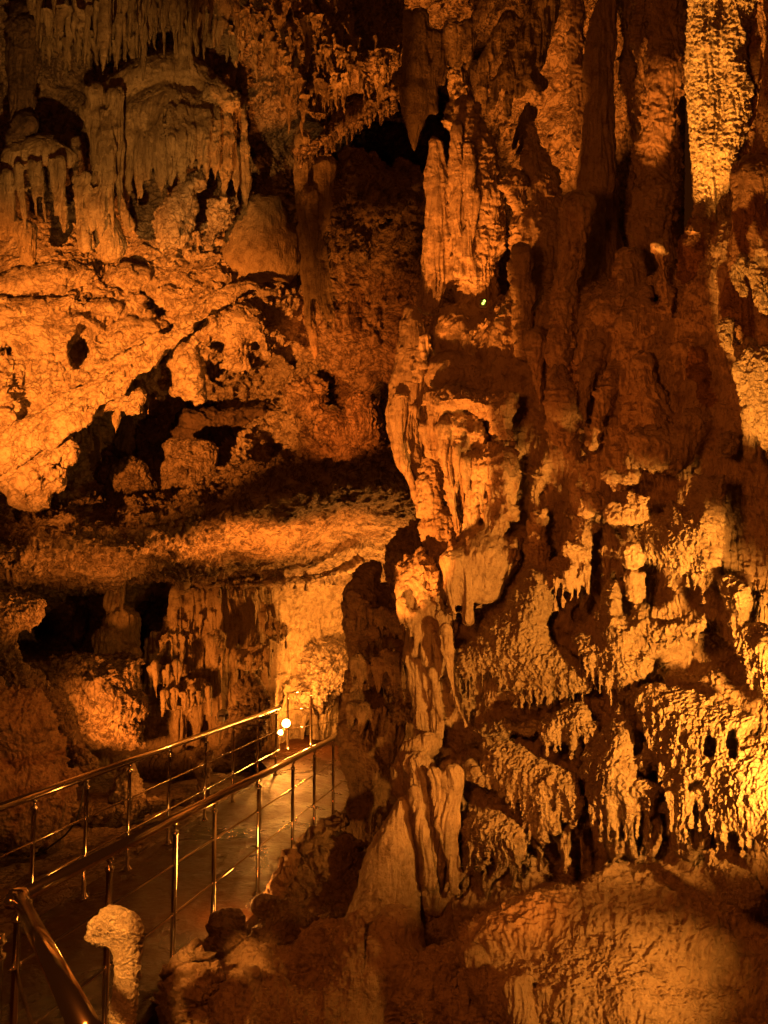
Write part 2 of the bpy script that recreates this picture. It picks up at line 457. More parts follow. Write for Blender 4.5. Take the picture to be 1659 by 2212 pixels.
ROCK = {
 'near':   rock('flowstone_rock', (.50, .40, .28), (.40, .30, .19), (.17, .105, .055), 1.0, .7, streak=1, crevice=.2),
 'nearcrust': rock('crusted_rock', (.55, .45, .31), (.46, .36, .23), (.24, .16, .08), 1.0, 1.15, crevice=.1),
 'red':    rock('reddish_rock', (.40, .25, .14), (.33, .19, .10), (.13, .065, .03), 1.0, crevice=.4),  # redder, darker tones than the flowstone
 'dark':   rock('near_dark_rock', (.34, .25, .16), (.26, .18, .11), (.09, .06, .035), 1.0, crevice=.5),  # darker tones than the flowstone throughout
 'pale':   rock('pale_limestone', (.60, .50, .36), (.50, .40, .27), (.20, .13, .07), 1.6, 1.0, crevice=.6, crack=.45),
 'far':    rock('cavern_rock', (.46, .36, .24), (.36, .27, .17), (.12, .075, .04), 1.8, 1.2, crevice=.8, crack=.5),
 'farflow': rock('far_flowstone', (.46, .37, .23), (.34, .26, .15), (.14, .09, .045), 1.6, .9, streak=1, crevice=.3, crack=.15),
 'fardark': rock('far_dark_rock', (.20, .14, .09), (.14, .095, .06), (.04, .028, .018), 1.8, crevice=.6),
}
def plain(name, color, rough, metal=0.0, emit=None, strength=0.0):
    m, nt, b = nodes(name)
    b.inputs['Base Color'].default_value = (*color, 1); b.inputs['Metallic'].default_value = metal
    geo = nt.nodes.new('ShaderNodeNewGeometry')
    n = NOISE(nt, geo.outputs['Position'], 40.0, 4, .6)
    r = RAMP(nt, n.outputs[0], [(.3, max(rough - .06, .02)), (.75, rough + .12)]); nt.links.new(r.outputs[0], b.inputs['Roughness'])
    if emit:
        b.inputs['Emission Color'].default_value = (*emit, 1); b.inputs['Emission Strength'].default_value = strength
    return m
STEEL = plain('stainless_steel', (.82, .75, .62), .2, 1.0)
for _l in list(STEEL.node_tree.links):
    if _l.to_socket.name == 'Roughness': STEEL.node_tree.links.remove(_l)
STEEL.node_tree.nodes['Principled BSDF'].inputs['Roughness'].default_value = .15
BLACK = plain('black_rubber', (.02, .02, .02), .5)
LAMPBODY = plain('lamp_housing', (.10, .09, .08), .45, .3)
GLOW = plain('lamp_glass', (.9, .8, .6), .3, 0, (1.0, .42, .06), 110.0)
LED = plain('green_led', (.5, .8, .2), .3, 0, (.55, 1.0, .10), 3.0)
def wet():
    m, nt, b = nodes('wet_walkway'); L = nt.links
    geo = nt.nodes.new('ShaderNodeNewGeometry'); pos = geo.outputs['Position']
    n1 = NOISE(nt, pos, 1.3, 6, .65, .5); n2 = NOISE(nt, pos, 26, 7, .75)
    c = RAMP(nt, n1.outputs[0], [(.3, (.022, .008, .003)), (.6, (.06, .023, .008))]).outputs[0]
    L.new(c, b.inputs['Base Color'])
    r = RAMP(nt, n1.outputs[0], [(.35, .14), (.6, .5)]); L.new(r.outputs[0], b.inputs['Roughness'])
    bp = nt.nodes.new('ShaderNodeBump'); bp.inputs['Strength'].default_value = 1.0; bp.inputs['Distance'].default_value = .05
    L.new(n2.outputs[0], bp.inputs['Height']); L.new(bp.outputs[0], b.inputs['Normal'])
    b.inputs['Specular IOR Level'].default_value = .25; b.inputs['Specular Tint'].default_value = (1, .62, .34, 1)
    return m
WET = wet()

# ------------------------------------------------------------------ object helpers
def tag(o, label=None, cat=None, group=None, kind=None):
    if label: o['label'] = label
    if cat: o['category'] = cat
    if group: o['group'] = group
    if kind: o['kind'] = kind
    return o
def link(name, me, parent=None):
    o = bpy.data.objects.new(name, me); col.objects.link(o)
    if parent is not None: o.parent = parent
    return o
# things made of rock: key -> (object name, material, label, category, group); structure: kind
THINGS = {}
def T(key, name, mat, label, cat, group=None, kind=None): THINGS[key] = (name, mat, label, cat, group, kind)
PARTMAT = {}
def islands(q):
    _, inv = np.unique(q, return_inverse=True); inv = inv.reshape(q.shape)
    lab = np.arange(inv.max() + 1)
    while True:
        m = lab[inv].min(1); new = lab.copy()
        for k in range(4): np.minimum.at(new, inv[:, k], m)
        new = new[new]
        if (new == lab).all(): return np.unique(lab[inv[:, 0]], return_inverse=True)[1]
        lab = new
def emit_field(fld):
    V, N, Q, fl = fld.mesh()
    by = {}; seen = {}
    for i, (th, part, st) in enumerate(fld.labels):
        many = part in ('stalactite', 'tooth', 'rib', 'fold', 'blade', 'drip', 'root', 'lobe', 'knob')
        by.setdefault(th, {}).setdefault((part, i if many else -1), []).append(i)
    cnt = np.bincount(fl, minlength=len(fld.labels))
    for th, parts in by.items():
        name, mat, label, cat, group, kind = THINGS[th]
        size = {p: int(cnt[ids].sum()) for p, ids in parts.items()}
        big = max(size, key=size.get)
        for p in [p for p in parts if p != big and size[p] < 220]:
            parts[big] = parts[big] + parts.pop(p)
        if kind == 'structure' or th in ONEPIECE: parts = {('all', -1): sum(parts.values(), [])}
        sel = {p: np.isin(fl, ids) for p, ids in parts.items()}
        sel = {p: m for p, m in sel.items() if m.sum() > 3}
        if not sel: continue
        if big in sel:
            for p in sel:
                if p == big: continue
                f = np.flatnonzero(sel[p]); lab = islands(Q[f])
                keep = np.argmax(np.bincount(lab)); lost = f[lab != keep]
                sel[p][lost] = False; sel[big][lost] = True
        if len(sel) == 1:
            (p, m), = sel.items()
            o = link(name, emit_mesh(name, V, N, Q[m], ROCK[mat]))
            tag(o, label, cat, group, kind)
        else:
            c = V[np.unique(Q[np.any(list(sel.values()), 0)])]; base = np.array([c[:, 0].mean(), c[:, 1].mean(), c[:, 2].min()])
            root = link(name, None); root.location = base.tolist()
            tag(root, label, cat, group, kind)
            for p, m in sel.items():
                link(p[0], emit_mesh(p[0], V - base.astype(np.float32), N, Q[m], ROCK[PARTMAT.get((th, p[0]), mat)]), root)
ONEPIECE = set()

T('mass', 'flowstone_mass', 'near', 'huge brown flowstone mass that the tall columns stand on, right of the walkway', 'rock formation')
T('pillar', 'rock_column', 'near', 'stout fluted pillar with a brightly lit lumpy face above the green light', 'column')
T('sidecol', 'rock_column', 'near', 'slim smooth shaded column beside the pale knob stalagmite top', 'column')
T('shoulder', 'stalagmite', 'near', 'dark cone shaped stalagmite leaning beside the bright slit of lit wall', 'stalagmite')
T('knob', 'stalagmite', 'near', 'tall pale stalagmite with a rounded knob top on the edge above the bright ceiling patch', 'stalagmite')
T('shelf', 'flowstone_shelf', 'near', 'rounded flowstone shelf shedding thin drips beside the pale knob stalagmite', 'flowstone')
T('tooth', 'flowstone_root', 'near', 'big molar shaped flowstone lump split by black slots at its foot', 'flowstone')
T('littleknob', 'stalagmite', 'near', 'small lit bulbous stalagmite standing alone in a shaded groove', 'stalagmite')
T('ridge', 'rock_rib', 'near', 'long dark wavy rib of rock running down below the shaded shaft', 'rock')
T('rightcol', 'rock_column', 'red', 'reddish lumpy column base with folded knobs below the glittering shaft', 'column')
T('farright', 'rock_column', 'red', 'smooth reddish shaded column at the far edge beyond the glittering shaft', 'column')
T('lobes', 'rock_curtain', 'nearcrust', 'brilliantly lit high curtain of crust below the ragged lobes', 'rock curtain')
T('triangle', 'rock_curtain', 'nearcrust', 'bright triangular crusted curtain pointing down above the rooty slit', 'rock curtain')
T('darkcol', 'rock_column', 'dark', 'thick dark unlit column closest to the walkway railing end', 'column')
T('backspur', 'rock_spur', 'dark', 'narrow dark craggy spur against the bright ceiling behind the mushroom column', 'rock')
T('mushroom', 'rock_column', 'near', 'mushroom capped column with draping folds and a straight fluted stem', 'column')
T('pedestal', 'flowstone_pedestal', 'near', 'ribbed flowstone pedestal under the mushroom capped column', 'flowstone')
T('bulge', 'flowstone_boulder', 'near', 'smooth sloping flowstone bulge at the foot of the ribbed pedestal', 'flowstone')
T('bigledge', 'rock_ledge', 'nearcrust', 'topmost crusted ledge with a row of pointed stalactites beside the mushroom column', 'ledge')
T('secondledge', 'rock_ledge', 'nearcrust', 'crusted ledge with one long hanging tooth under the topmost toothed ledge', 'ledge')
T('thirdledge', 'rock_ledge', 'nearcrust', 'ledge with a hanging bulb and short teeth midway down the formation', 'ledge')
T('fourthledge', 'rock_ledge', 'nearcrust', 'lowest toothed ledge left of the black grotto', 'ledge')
T('grotto_0', 'stalactite', 'near', 'widest shaded stalactite hanging in the black grotto', 'stalactite')
T('grotto_1', 'stalactite', 'near', 'thin rod of a stalactite deep inside the black grotto', 'stalactite')
T('grotto_2', 'stalactite', 'near', 'slanting narrow stalactite between the black grotto and the crusted bulb', 'stalactite')
T('lobe_a', 'rock_lobe', 'nearcrust', 'topmost ragged glittering crust lobe under the red column', 'rock')
T('lobe_b', 'rock_lobe', 'nearcrust', 'pointed glittering crust lobe shaped like a tooth beside the folded red knobs', 'rock')
T('lobe_c', 'rock_lobe', 'nearcrust', 'small glittering crust patch between the tooth shaped lobe and the high curtain', 'rock')
T('lobe_d', 'rock_lobe', 'nearcrust', 'small lit crust knob hanging alone above the triangular curtain', 'rock')
T('brightcurtain', 'rock_curtain', 'nearcrust', 'bright granular curtain with small holes and two sharp points', 'rock curtain')
T('rightstrip', 'rock_curtain', 'nearcrust', 'long slanting bright fringe of crust running down the far edge', 'rock curtain')
T('sheet', 'rock_curtain', 'nearcrust', 'widest bright glittering sheet with two dark holes and big hanging points', 'rock curtain')
T('midbulb', 'rock_curtain', 'nearcrust', 'rounded crusted bulb ending in three columns over the grotto', 'rock curtain')
T('dome', 'flowstone_boulder', 'near', 'big rounded flowstone dome below the black grotto with a lit granular flank', 'flowstone')
T('darkshaft', 'rock_column', 'near', 'tall straight shaded column right of the bright slit of lit wall', 'column')
T('paleshaft', 'rock_column', 'near', 'thin paler column fused to the side of the tall shaded column', 'column')
T('thinshaft', 'rock_column', 'near', 'narrow tapering column with light showing on both sides near the roof', 'column')
T('knobbyshaft', 'rock_column', 'near', 'short knobby column end with lit popcorn crust near the roof', 'column')
T('shadowshaft', 'rock_column', 'near', 'broad column dark at the top with a lit chunk below its shadow line', 'column')
T('brightshaft', 'rock_column', 'nearcrust', 'broadest glittering golden column standing up to the roof', 'column')
PARTMAT[('dome', 'drip')] = 'near'

T('roof', 'cave_ceiling', 'far', None, None, None, 'structure')
T('wall', 'cave_wall', 'far', None, None, None, 'structure')
T('leftwall', 'cave_wall', 'pale', None, None, None, 'structure')
T('ledge', 'cave_ceiling', 'far', None, None, None, 'structure')
T('lowwall', 'cave_wall', 'farflow', None, None, None, 'structure')
T('organ', 'flowstone_drapery', 'farflow', 'largest organ pipe flowstone drapery under the dark stalactite ceiling', 'flowstone')
T('organcol', 'rock_column', 'farflow', 'thin column joining the ceiling to the largest flowstone drapery', 'column')
T('palestal', 'stalactite', 'farflow', 'thickest pale yellow stalactite in the dark corner of the ceiling', 'stalactite')
T('leftorgan', 'flowstone_drapery', 'farflow', 'smaller flowstone drapery of narrow parallel ribs beside the big one', 'flowstone')
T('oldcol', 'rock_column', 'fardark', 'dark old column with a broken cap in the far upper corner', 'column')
T('chunk', 'rock_chunk', 'pale', 'bright bare rock chunk wedged under the largest flowstone drapery', 'rock')
T('slab', 'rock_slab', 'farflow', 'smooth domed rock slab above the end of the slanting beam', 'rock')
T('arch', 'rock_arch', 'far', 'slanting rock rim of the dark hollow with a row of small teeth', 'rock')
T('bulgewall', 'rock_bulge', 'far', 'rough bulging rock between the curtain column and the slim shaded column', 'rock')
T('curtaincol', 'rock_curtain', 'farflow', 'narrow hanging curtain of folded stone beside the domed slab', 'rock curtain')
T('teardrop', 'stalactite', 'farflow', 'teardrop shaped stalactite with a swollen belly', 'stalactite')
T('drapes', 'rock_drapery', 'farflow', 'slanting knobbly stone blades hanging above the stout fluted pillar', 'rock curtain')
T('behindpillar', 'rock_drapery', 'farflow', 'thin shaded stone folds behind the top of the stout fluted pillar', 'rock curtain')
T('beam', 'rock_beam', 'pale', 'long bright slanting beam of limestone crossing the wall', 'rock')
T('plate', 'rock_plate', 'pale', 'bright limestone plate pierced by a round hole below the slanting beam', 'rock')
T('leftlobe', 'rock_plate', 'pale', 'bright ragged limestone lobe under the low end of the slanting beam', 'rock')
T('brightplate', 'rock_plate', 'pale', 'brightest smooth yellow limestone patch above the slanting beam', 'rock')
for k in range(6): T(f'small_{k}', 'stalactite', 'farflow', 'small stalactite under the slanting beam at the edge of the dark hollow', 'stalactite', 'stalactites under the slanting beam')
T('dimblock', 'boulder', 'far', 'dim fluted block deep in the dark hollow', 'boulder')
T('dimboulder', 'boulder', 'far', 'dim rounded boulder deep in the dark hollow beside the fluted block', 'boulder')
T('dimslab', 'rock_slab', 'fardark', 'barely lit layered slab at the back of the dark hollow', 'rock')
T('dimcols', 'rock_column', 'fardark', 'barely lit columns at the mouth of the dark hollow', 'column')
T('backcol', 'rock_column', 'farflow', 'squat tiered column between two black openings', 'column')
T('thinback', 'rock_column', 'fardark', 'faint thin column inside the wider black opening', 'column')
T('alcove', 'boulder', 'far', 'yellow lit granular rock in the alcove behind the floodlight', 'rock')
T('rockblock', 'boulder', 'far', 'angular boulder standing against the railing end beside the floodlight', 'boulder')
T('midblock', 'boulder', 'far', 'broad reddish boulder below the two black openings', 'boulder')

T('leftledge', 'rock_ledge', 'far', 'bright granular ledge jutting beside the wider black opening', 'ledge')
T('leftslope', 'rock_ridge', 'far', 'sloping rough rock ridge running down behind the dark boulder', 'rock')
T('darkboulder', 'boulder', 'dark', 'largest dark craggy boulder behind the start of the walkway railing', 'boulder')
T('palestone', 'boulder', 'pale', 'small pale pitted stone behind the railing near the floodlight', 'boulder')
T('conestone', 'stalagmite', 'pale', 'pale cone shaped stump behind the railing', 'stalagmite')
T('blockstone', 'stalagmite', 'pale', 'pale upright stone stump standing close behind the railing posts', 'stalagmite')
T('lowrock', 'rock_bank', 'far', 'low muddy rock bank around the pale cone stump', 'rock')
T('redblock', 'boulder', 'red', 'lit reddish block leaning at the foot of the railing posts', 'boulder')
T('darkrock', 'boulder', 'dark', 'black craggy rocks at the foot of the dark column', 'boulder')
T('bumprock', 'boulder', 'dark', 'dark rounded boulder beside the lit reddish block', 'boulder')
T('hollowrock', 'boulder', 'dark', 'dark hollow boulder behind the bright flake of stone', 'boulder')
T('foreground', 'rock_bank', 'near', 'brown craggy rock bank rising from the walkway to the big formation', 'rock')
T('chip', 'rock_flake', 'pale', 'small bright flake of pale stone on the edge of the rock bank', 'rock')

# ================================================================== right-hand formation and its columns
G = Field('near', (560, 1760), (-110, 2330), (2.55, 7.6), float(4.0))
def near_s(u, v):
    u = np.asarray(u, float); v = np.asarray(v, float)
    return 175 - np.clip(u - 880, -100, 900) * .80 - np.clip(v - 1500, 0, 900) * .30
G.depth = near_s
def left_edge(v):
    return np.interp(v, [600, 800, 1000, 1150, 1300, 1500, 1700, 1800, 1900, 2000, 2330], [960, 960, 960, 1000, 980, 960, 930, 900, 860, 830, 760])
def core(f):
    U, V, W = f.axes((0, 0, 0), f.n)
    S = near_s(U[:, None], V[None, :])
    top = np.interp(U, [900, 1100, 1250, 1400, 1500, 1560, 1760], [720, 640, 600, 600, 560, 470, 420])
    eu = left_edge(V)[None, :] - U[:, None] + 0 * S
    lat = np.maximum(eu, top[:, None] - V[None, :])
    front = (S + 45)[:, :, None] - W[None, None, :]
    front = np.maximum(front * .74, (W[None, None, :] - (S + 540)[:, :, None]) * .74)
    k = 110.0
    b = lat[:, :, None]
    t = np.clip(.5 - .5 * (front - b) / k, 0, 1)
    D = front * (1 - t) + b * t + k * t * (1 - t)
    lab = f.lab('mass', 'body', 'drip')
    f._merge((slice(None),) * 3, D.astype(np.float32), lab, 10.0, False)
core(G)
G.auto = 1; G.depthgrid = lambda U, V: near_s(U[:, None], V[None, :])
M = 'mass'
# ---- zoom A
G.frame(691, 484, 3)
A = G.add
A('pillar', 'shaft', 'rough', '950,-740,60;1010,-500,110;1020,-200,165;1010,100,180;1010,350,170;1020,560,140;1010,760,90', d=5.9)
A('pillar', 'rib', 'flutes', '880,-640,30;885,-300,40;890,60,45;900,300,50', d=5.7)
A('pillar', 'rib', 'flutes', '960,-500,30;980,-100,45;960,200,40', d=5.62)
A('sidecol', 'shaft', 'flutes', '745,-520,40;760,-200,70;770,100,95;750,350,110;700,520,90', d=5.95)
A('shoulder', 'shaft', 'rough', '1370,-640,30;1400,-450,90;1440,-250,140;1430,0,170;1430,250,190;1420,500,200', d=5.7)
A('shoulder', 'shaft', 'rough', '1270,-250,90;1290,-160,60', d=5.45)
A('shoulder', 'shaft', 'rough', '1280,340,12;1250,520,32;1215,680,75;1190,760,60', d=5.25)
A(M, 'body', 'smooth', '900,700,200;1100,800,230', d=5.75)
A('knob', 'body', 'smooth', '600,570,50;605,660,85;600,800,105;565,1000,125;550,1200,120;560,1330,120;600,1550,85;690,1730,70;705,1880,40', d=5.75)
A('knob', 'body', 'lump', '685,740,36;660,860,34;632,1000,24', d=5.45, k=8)
A('knob', 'drip', 'flutes', '470,1180,25;500,1400,30;570,1600,25;640,1800,22', d=5.6, ss=1.5)
A('shelf', 'dome', 'smooth', '850,960,170;950,960,150', d=5.55, sv=.75, dz=0)
A('shelf', 'ledge', 'rough', '730,1130,55;860,1110,85;1000,1150,90;1180,1180,115', d=5.3, sv=.8)
A('shelf', 'ledge', 'rough', '1180,1180,110;1190,1320,85', d=5.25)
A('shelf', 'ledge', 'rough', '1180,900,90;1200,700,50', d=5.4)
A('shelf', 'drip', 'flutes', '725,1120,35;725,1290,28;760,1400,20', d=5.25)
A('shelf', 'dome', 'rough', '920,1370,155;880,1420,140', d=5.35)
A('shelf', 'drip', 'flutes', '800,1330,55;825,1560,34;870,1850,24;890,1975,24', d=5.15)
A('shelf', 'drip', 'flutes', '690,1330,45;720,1480,45;765,1545,8', d=5.3)
A('shelf', 'drip', 'flutes', '890,1450,50;900,1560,8', d=5.2)
A('shelf', 'drip', 'pop', '720,1560,55;720,1700,85;710,1840,70', d=5.5)
A('tooth', 'body', 'rough', '1080,1560,130;1150,1600,180;1190,1750,150;1180,1950,120', d=5.15)
A('tooth', 'root', 'flutes', '1000,1560,55;985,1780,45;975,2010,55', d=5.1)
A('tooth', 'root', 'flutes', '1130,1750,60;1130,2000,70', d=5.0)
A('tooth', 'root', 'flutes', '900,1600,30;915,1700,25;930,1850,22', d=5.2)
G.cut('1035,1860,20;1050,2030,20', d=4.9, k=6, ss=6); G.cut('968,1750,14;972,1850,18', d=4.95, k=5, ss=6)
G.cut('1060,1660,9;1090,1800,16;1100,1830,10', d=4.95, k=5, ss=6); G.cut('785,1760,18;800,1960,30', d=5.0, k=6, ss=7)
G.cut('850,1800,12;850,1970,30', d=5.05, k=6, ss=6); G.cut('740,1530,50;680,1520,30', d=5.1, k=6, ss=2)
A('littleknob', 'body', 'rough', '1460,1470,40;1430,1590,75;1410,1690,68;1390,1760,38;1410,1850,50;1440,1930,26;1440,1960,14', d=4.95)
A('littleknob', 'body', 'pop', '1390,1990,40;1380,2100,55', d=4.9)
G.cut('1330,500,60;1320,1000,70;1330,1300,70;1330,1500,50', d=4.9, k=60, ss=2)
# ---- zoom B
G.frame(1106, 484, 3)
A('ridge', 'body', 'lump', '420,-80,110;400,200,110;340,480,95;320,700,90;290,900,60', d=4.76)
A('ridge', 'body', 'lump', '300,960,50;310,1130,90;330,1350,110;380,1450,70', d=4.56)
G.cut('405,420,38;440,330,12', d=4.58, k=14, ss=3); G.cut('325,900,18;310,960,20', d=4.40, k=8, ss=5)
G.cut('420,590,28;520,690,30', d=4.65, k=12, ss=3)
A(M, 'body', 'lump', '760,200,90;740,420,130;650,560,140', d=4.71)
A(M, 'body', 'lump', '960,180,55;990,380,55;1040,520,55;1060,600,25', d=4.26)
G.cut('920,480,40;940,330,25', d=4.50, k=12, ss=5); G.cut('1105,-60,20;1085,220,22;1075,420,14;1055,590,16', d=4.20, k=8, ss=9)
A('rightcol', 'shaft', 'lump', '1250,60,110;1240,180,150;1210,400,125;1180,620,105;1160,760,90', d=4.35)
A('rightcol', 'knob', 'lump', '1200,860,80;1150,900,40', d=4.15); A('rightcol', 'knob', 'lump', '1230,980,70;1150,960,35', d=4.12)
A('rightcol', 'knob', 'lump', '1250,1110,65;1330,1150,50', d=4.12)
G.cut('1180,1150,30;1300,1220,35;1430,1210,30', d=3.90, k=10, ss=4)
G.cut('1070,780,22', d=4.10, k=6, ss=3)
A('farright', 'shaft', 'smooth', '1560,-300,160;1560,0,150;1500,300,110;1480,600,140;1560,800,120', d=4.0)
A('lobe_a', 'rock', 'pop', '1500,240,70;1450,340,60;1500,420,50', d=3.7)
A('lobe_a', 'rock', 'pop', '1560,300,70;1620,420,70;1640,560,30', d=3.6)
A('lobe_b', 'rock', 'pop', '1385,660,60;1420,780,60;1450,860,14', d=3.75)
A('lobe_c', 'rock', 'pop', '1540,800,50;1470,850,20', d=3.65)
A('lobes', 'curtain', 'pop', '1600,960,160;1620,1120,140;1680,1350,90;1720,1500,60', d=3.55, ss=.7)
A('lobes', 'curtain', 'lump', '1560,1250,90;1550,1400,50;1545,1510,14', d=3.62)
A('lobe_d', 'rock', 'pop', '1400,1420,75;1370,1460,60', d=3.85)
G.cut('1520,650,50;1600,640,70', d=3.50, k=15, ss=3); G.cut('1500,1600,60;1560,1900,60', d=3.60, k=20, ss=3)
A(M, 'body', 'rough', '900,1450,140;1050,1500,120;1200,1300,120', d=4.11)
A(M, 'knob', 'pop', '620,1620,50;700,1690,50;780,1640,40', d=4.06)
A(M, 'knob', 'pop', '540,1800,60;480,1850,50', d=4.14); A(M, 'knob', 'pop', '760,1760,40;850,1790,40', d=3.96)
A(M, 'knob', 'pop', '680,1880,80;820,1870,70', d=3.98)
A(M, 'body', 'lump', '560,820,60;500,950,70;470,1120,60;430,1300,60', d=4.62)
A(M, 'body', 'rough', '640,1000,50;600,1150,60;560,1300,50;520,1420,40', d=4.55)
A(M, 'body', 'lump', '760,640,60;860,620,50;960,640,40', d=4.5); A(M, 'body', 'lump', '700,480,60;640,560,70;560,600,50', d=4.62)
A(M, 'body', 'rough', '860,900,60;900,1080,70;980,1250,80', d=4.3); A(M, 'body', 'crag', '1000,1350,70;900,1440,60;820,1530,60', d=4.25)
A(M, 'body', 'lump', '60,200,60;80,420,60;60,620,50;90,820,50', d=5.05); A(M, 'body', 'lump', '150,760,60;170,960,50;200,1150,40', d=4.85)
G.cut('480,700,30;600,690,30', d=4.5, k=10, ss=3); G.cut('720,760,14;860,740,14;1000,700,12', d=4.42, k=8, ss=3); G.cut('560,1090,10;620,1060,12', d=4.35, k=6, ss=3)
G.cut('230,560,24;220,900,30;245,1250,30', d=4.75, k=14, ss=3)
# ---- zoom C
G.frame(691, 1175, 3)
A('darkcol', 'shaft', 'lump', '330,215,80;290,330,115;280,450,125;280,760,125;270,920,130;265,1080,125;270,1250,145;300,1500,150;310,1750,140;290,2050,130;260,2350,150', d=6.3)
A('darkcol', 'shaft', 'lump', '420,330,80;440,700,110;440,1100,120;430,1500,130;460,1700,110', d=6.35)
G.cut('400,1250,20;430,1560,40', d=5.9, k=10, ss=3); G.cut('210,1630,12;200,1800,14', d=5.85, k=6, ss=3)
G.cut('420,1000,40;480,1010,40', d=5.8, k=15, ss=2)
A('backspur', 'body', 'crag', '660,-150,40;600,-60,70;530,100,80;480,280,80;470,420,70;520,560,90;560,800,90;560,1100,90', d=6.2)
A('darkcol', 'tooth', 'flutes', '420,450,55;470,560,30;490,620,8', d=6.0); A('darkcol', 'tooth', 'flutes', '510,480,60;540,600,40;560,680,8', d=5.95)
A('darkcol', 'tooth', 'flutes', '430,700,45;480,850,35;490,980,22', d=5.95); A('darkcol', 'tooth', 'flutes', '500,720,40;545,900,30;545,1010,14', d=5.9)
A('mushroom', 'cap', 'smooth', '650,40,22;645,130,60;640,220,120;645,290,140;660,380,125', d=5.35, ss=.85)
A('mushroom', 'drip', 'flutes', '560,330,50;600,520,45;620,700,40', d=5.25); A('mushroom', 'drip', 'flutes', '690,420,70;690,600,60;700,760,45', d=5.2)
A('mushroom', 'drip', 'flutes', '760,590,45;775,740,36;768,890,8', d=5.1)
A('mushroom', 'shaft', 'flutes', '640,500,70;625,750,85;660,1000,70;680,1240,80', d=5.4)
A('mushroom', 'shaft', 'flutes', '735,760,38;750,1000,42;765,1250,45', d=5.3)
A('pedestal', 'body', 'flutes', '700,1300,100;600,1340,100;540,1450,70;540,1600,60', d=5.2)
A('pedestal', 'body', 'flute', '640,1420,100;680,1650,130;720,1900,120;740,2150,90;740,2330,70', d=5.05)
A('pedestal', 'rib', 'flutes', '740,1480,40;790,1800,45;860,2100,36;880,2260,25', d=4.85); A('pedestal', 'rib', 'flutes', '610,1600,45;660,1850,40;720,2200,40', d=4.85)
A('pedestal', 'rib', 'flutes', '860,1500,70;850,1750,60;860,1950,40;900,2150,30', d=4.85)
A('bulge', 'body', 'smooth', '540,1690,70;500,1850,115;470,2050,150;440,2250,200;400,2500,260', d=5.0)
A(M, 'curtain', 'flutes', '870,130,100;840,280,60;872,440,22;878,480,8', d=4.95); A(M, 'curtain', 'flutes', '960,200,80;955,330,60;960,480,50', d=4.95)
A(M, 'curtain', 'smooth', '1080,100,220;1050,250,150', d=5.05)
G.cut('905,290,14;895,420,26', d=4.8, k=6, ss=5); G.cut('1010,300,12;1025,380,22', d=4.8, k=6, ss=5)
A(M, 'curtain', 'flutes', '815,560,55;830,680,50;850,830,30;870,1000,18;930,1130,18;950,1190,14', d=4.95)
A(M, 'body', 'drip', '800,-80,150;820,150,130;800,420,120;820,700,100;800,1000,90;820,1250,110', d=5.55)
G.cut('1000,1000,90;1200,1000,80;1330,1080,60;1420,1110,60', d=4.62, k=15, ss=1.6)
G.cut('1300,1300,60;1450,1380,70;1560,1400,60', d=4.3, k=20, ss=2)
# ---- zoom D
G.frame(1106, 1175, 3)
A(M, 'knob', 'pop', '370,40,70;470,60,60;370,180,45;375,300,14', d=4.35); A(M, 'knob', 'pop', '270,240,70;290,330,30', d=4.45); A(M, 'knob', 'pop', '470,150,35;435,235,10', d=4.3)
A(M, 'stalactite', 'flutes', '600,40,45;620,150,36;625,225,16', d=4.4); A(M, 'stalactite', 'flutes', '690,20,60;690,140,40;685,215,16', d=4.4)
A(M, 'knob', 'pop', '800,90,70;790,60,60', d=4.1)
A(M, 'knob', 'rough', '790,230,60;800,330,50', d=4.15)
G.cut('410,330,28;400,430,50;360,470,40', d=4.3, k=12, ss=3); G.cut('300,320,50;320,470,60', d=4.5, k=15, ss=1.5); G.cut('560,170,40;580,80,30', d=4.25, k=10, ss=2)
G.cut('760,520,30', d=3.75, k=5, ss=2); G.cut('760,605,20', d=3.75, k=5, ss=2); G.cut('820,670,50;870,640,30', d=3.8, k=8, ss=2); G.cut('840,795,22', d=3.72, k=5, ss=2)
G.cut('1200,400,110;1150,800,180;1350,800,170;1300,600,150', d=3.45, k=60, ss=1.2)
G.cut('1275,290,20;1290,380,24', d=3.5, k=6, ss=6)
G.cut('1285,1230,34;1290,1320,44', d=3.5, k=6, ss=6); G.cut('1425,1240,28;1430,1350,44', d=3.5, k=6, ss=6); G.cut('1180,1570,40;1215,1560,30', d=3.45, k=6, ss=4)
G.cut('1460,1880,30;1560,1910,25', d=3.3, k=8, ss=3); G.cut('1220,1720,40;1230,1850,60', d=3.5, k=10, ss=3)
G.cut('805,1490,26', d=3.7, k=6, ss=5); G.cut('905,1440,30;960,1540,44', d=3.7, k=10, ss=4); G.cut('700,1800,12;710,2000,40', d=3.85, k=6, ss=4)
G.cut('820,1720,12;825,1980,34', d=3.8, k=6, ss=4); G.cut('930,1720,16;920,1800,16', d=3.75, k=6, ss=4); G.cut('980,1950,36;985,2000,40', d=3.75, k=8, ss=3)
G.cut('560,900,40;620,1050,50;660,1090,50', d=4.1, k=12, ss=3); G.cut('780,1080,18;860,1240,30;830,1230,30', d=3.95, k=8, ss=4)
# black grotto behind the long teeth
G.cut('120,1950,70;300,2050,170;480,2050,170;560,1900,90', d=4.55, k=25, ss=1.5)
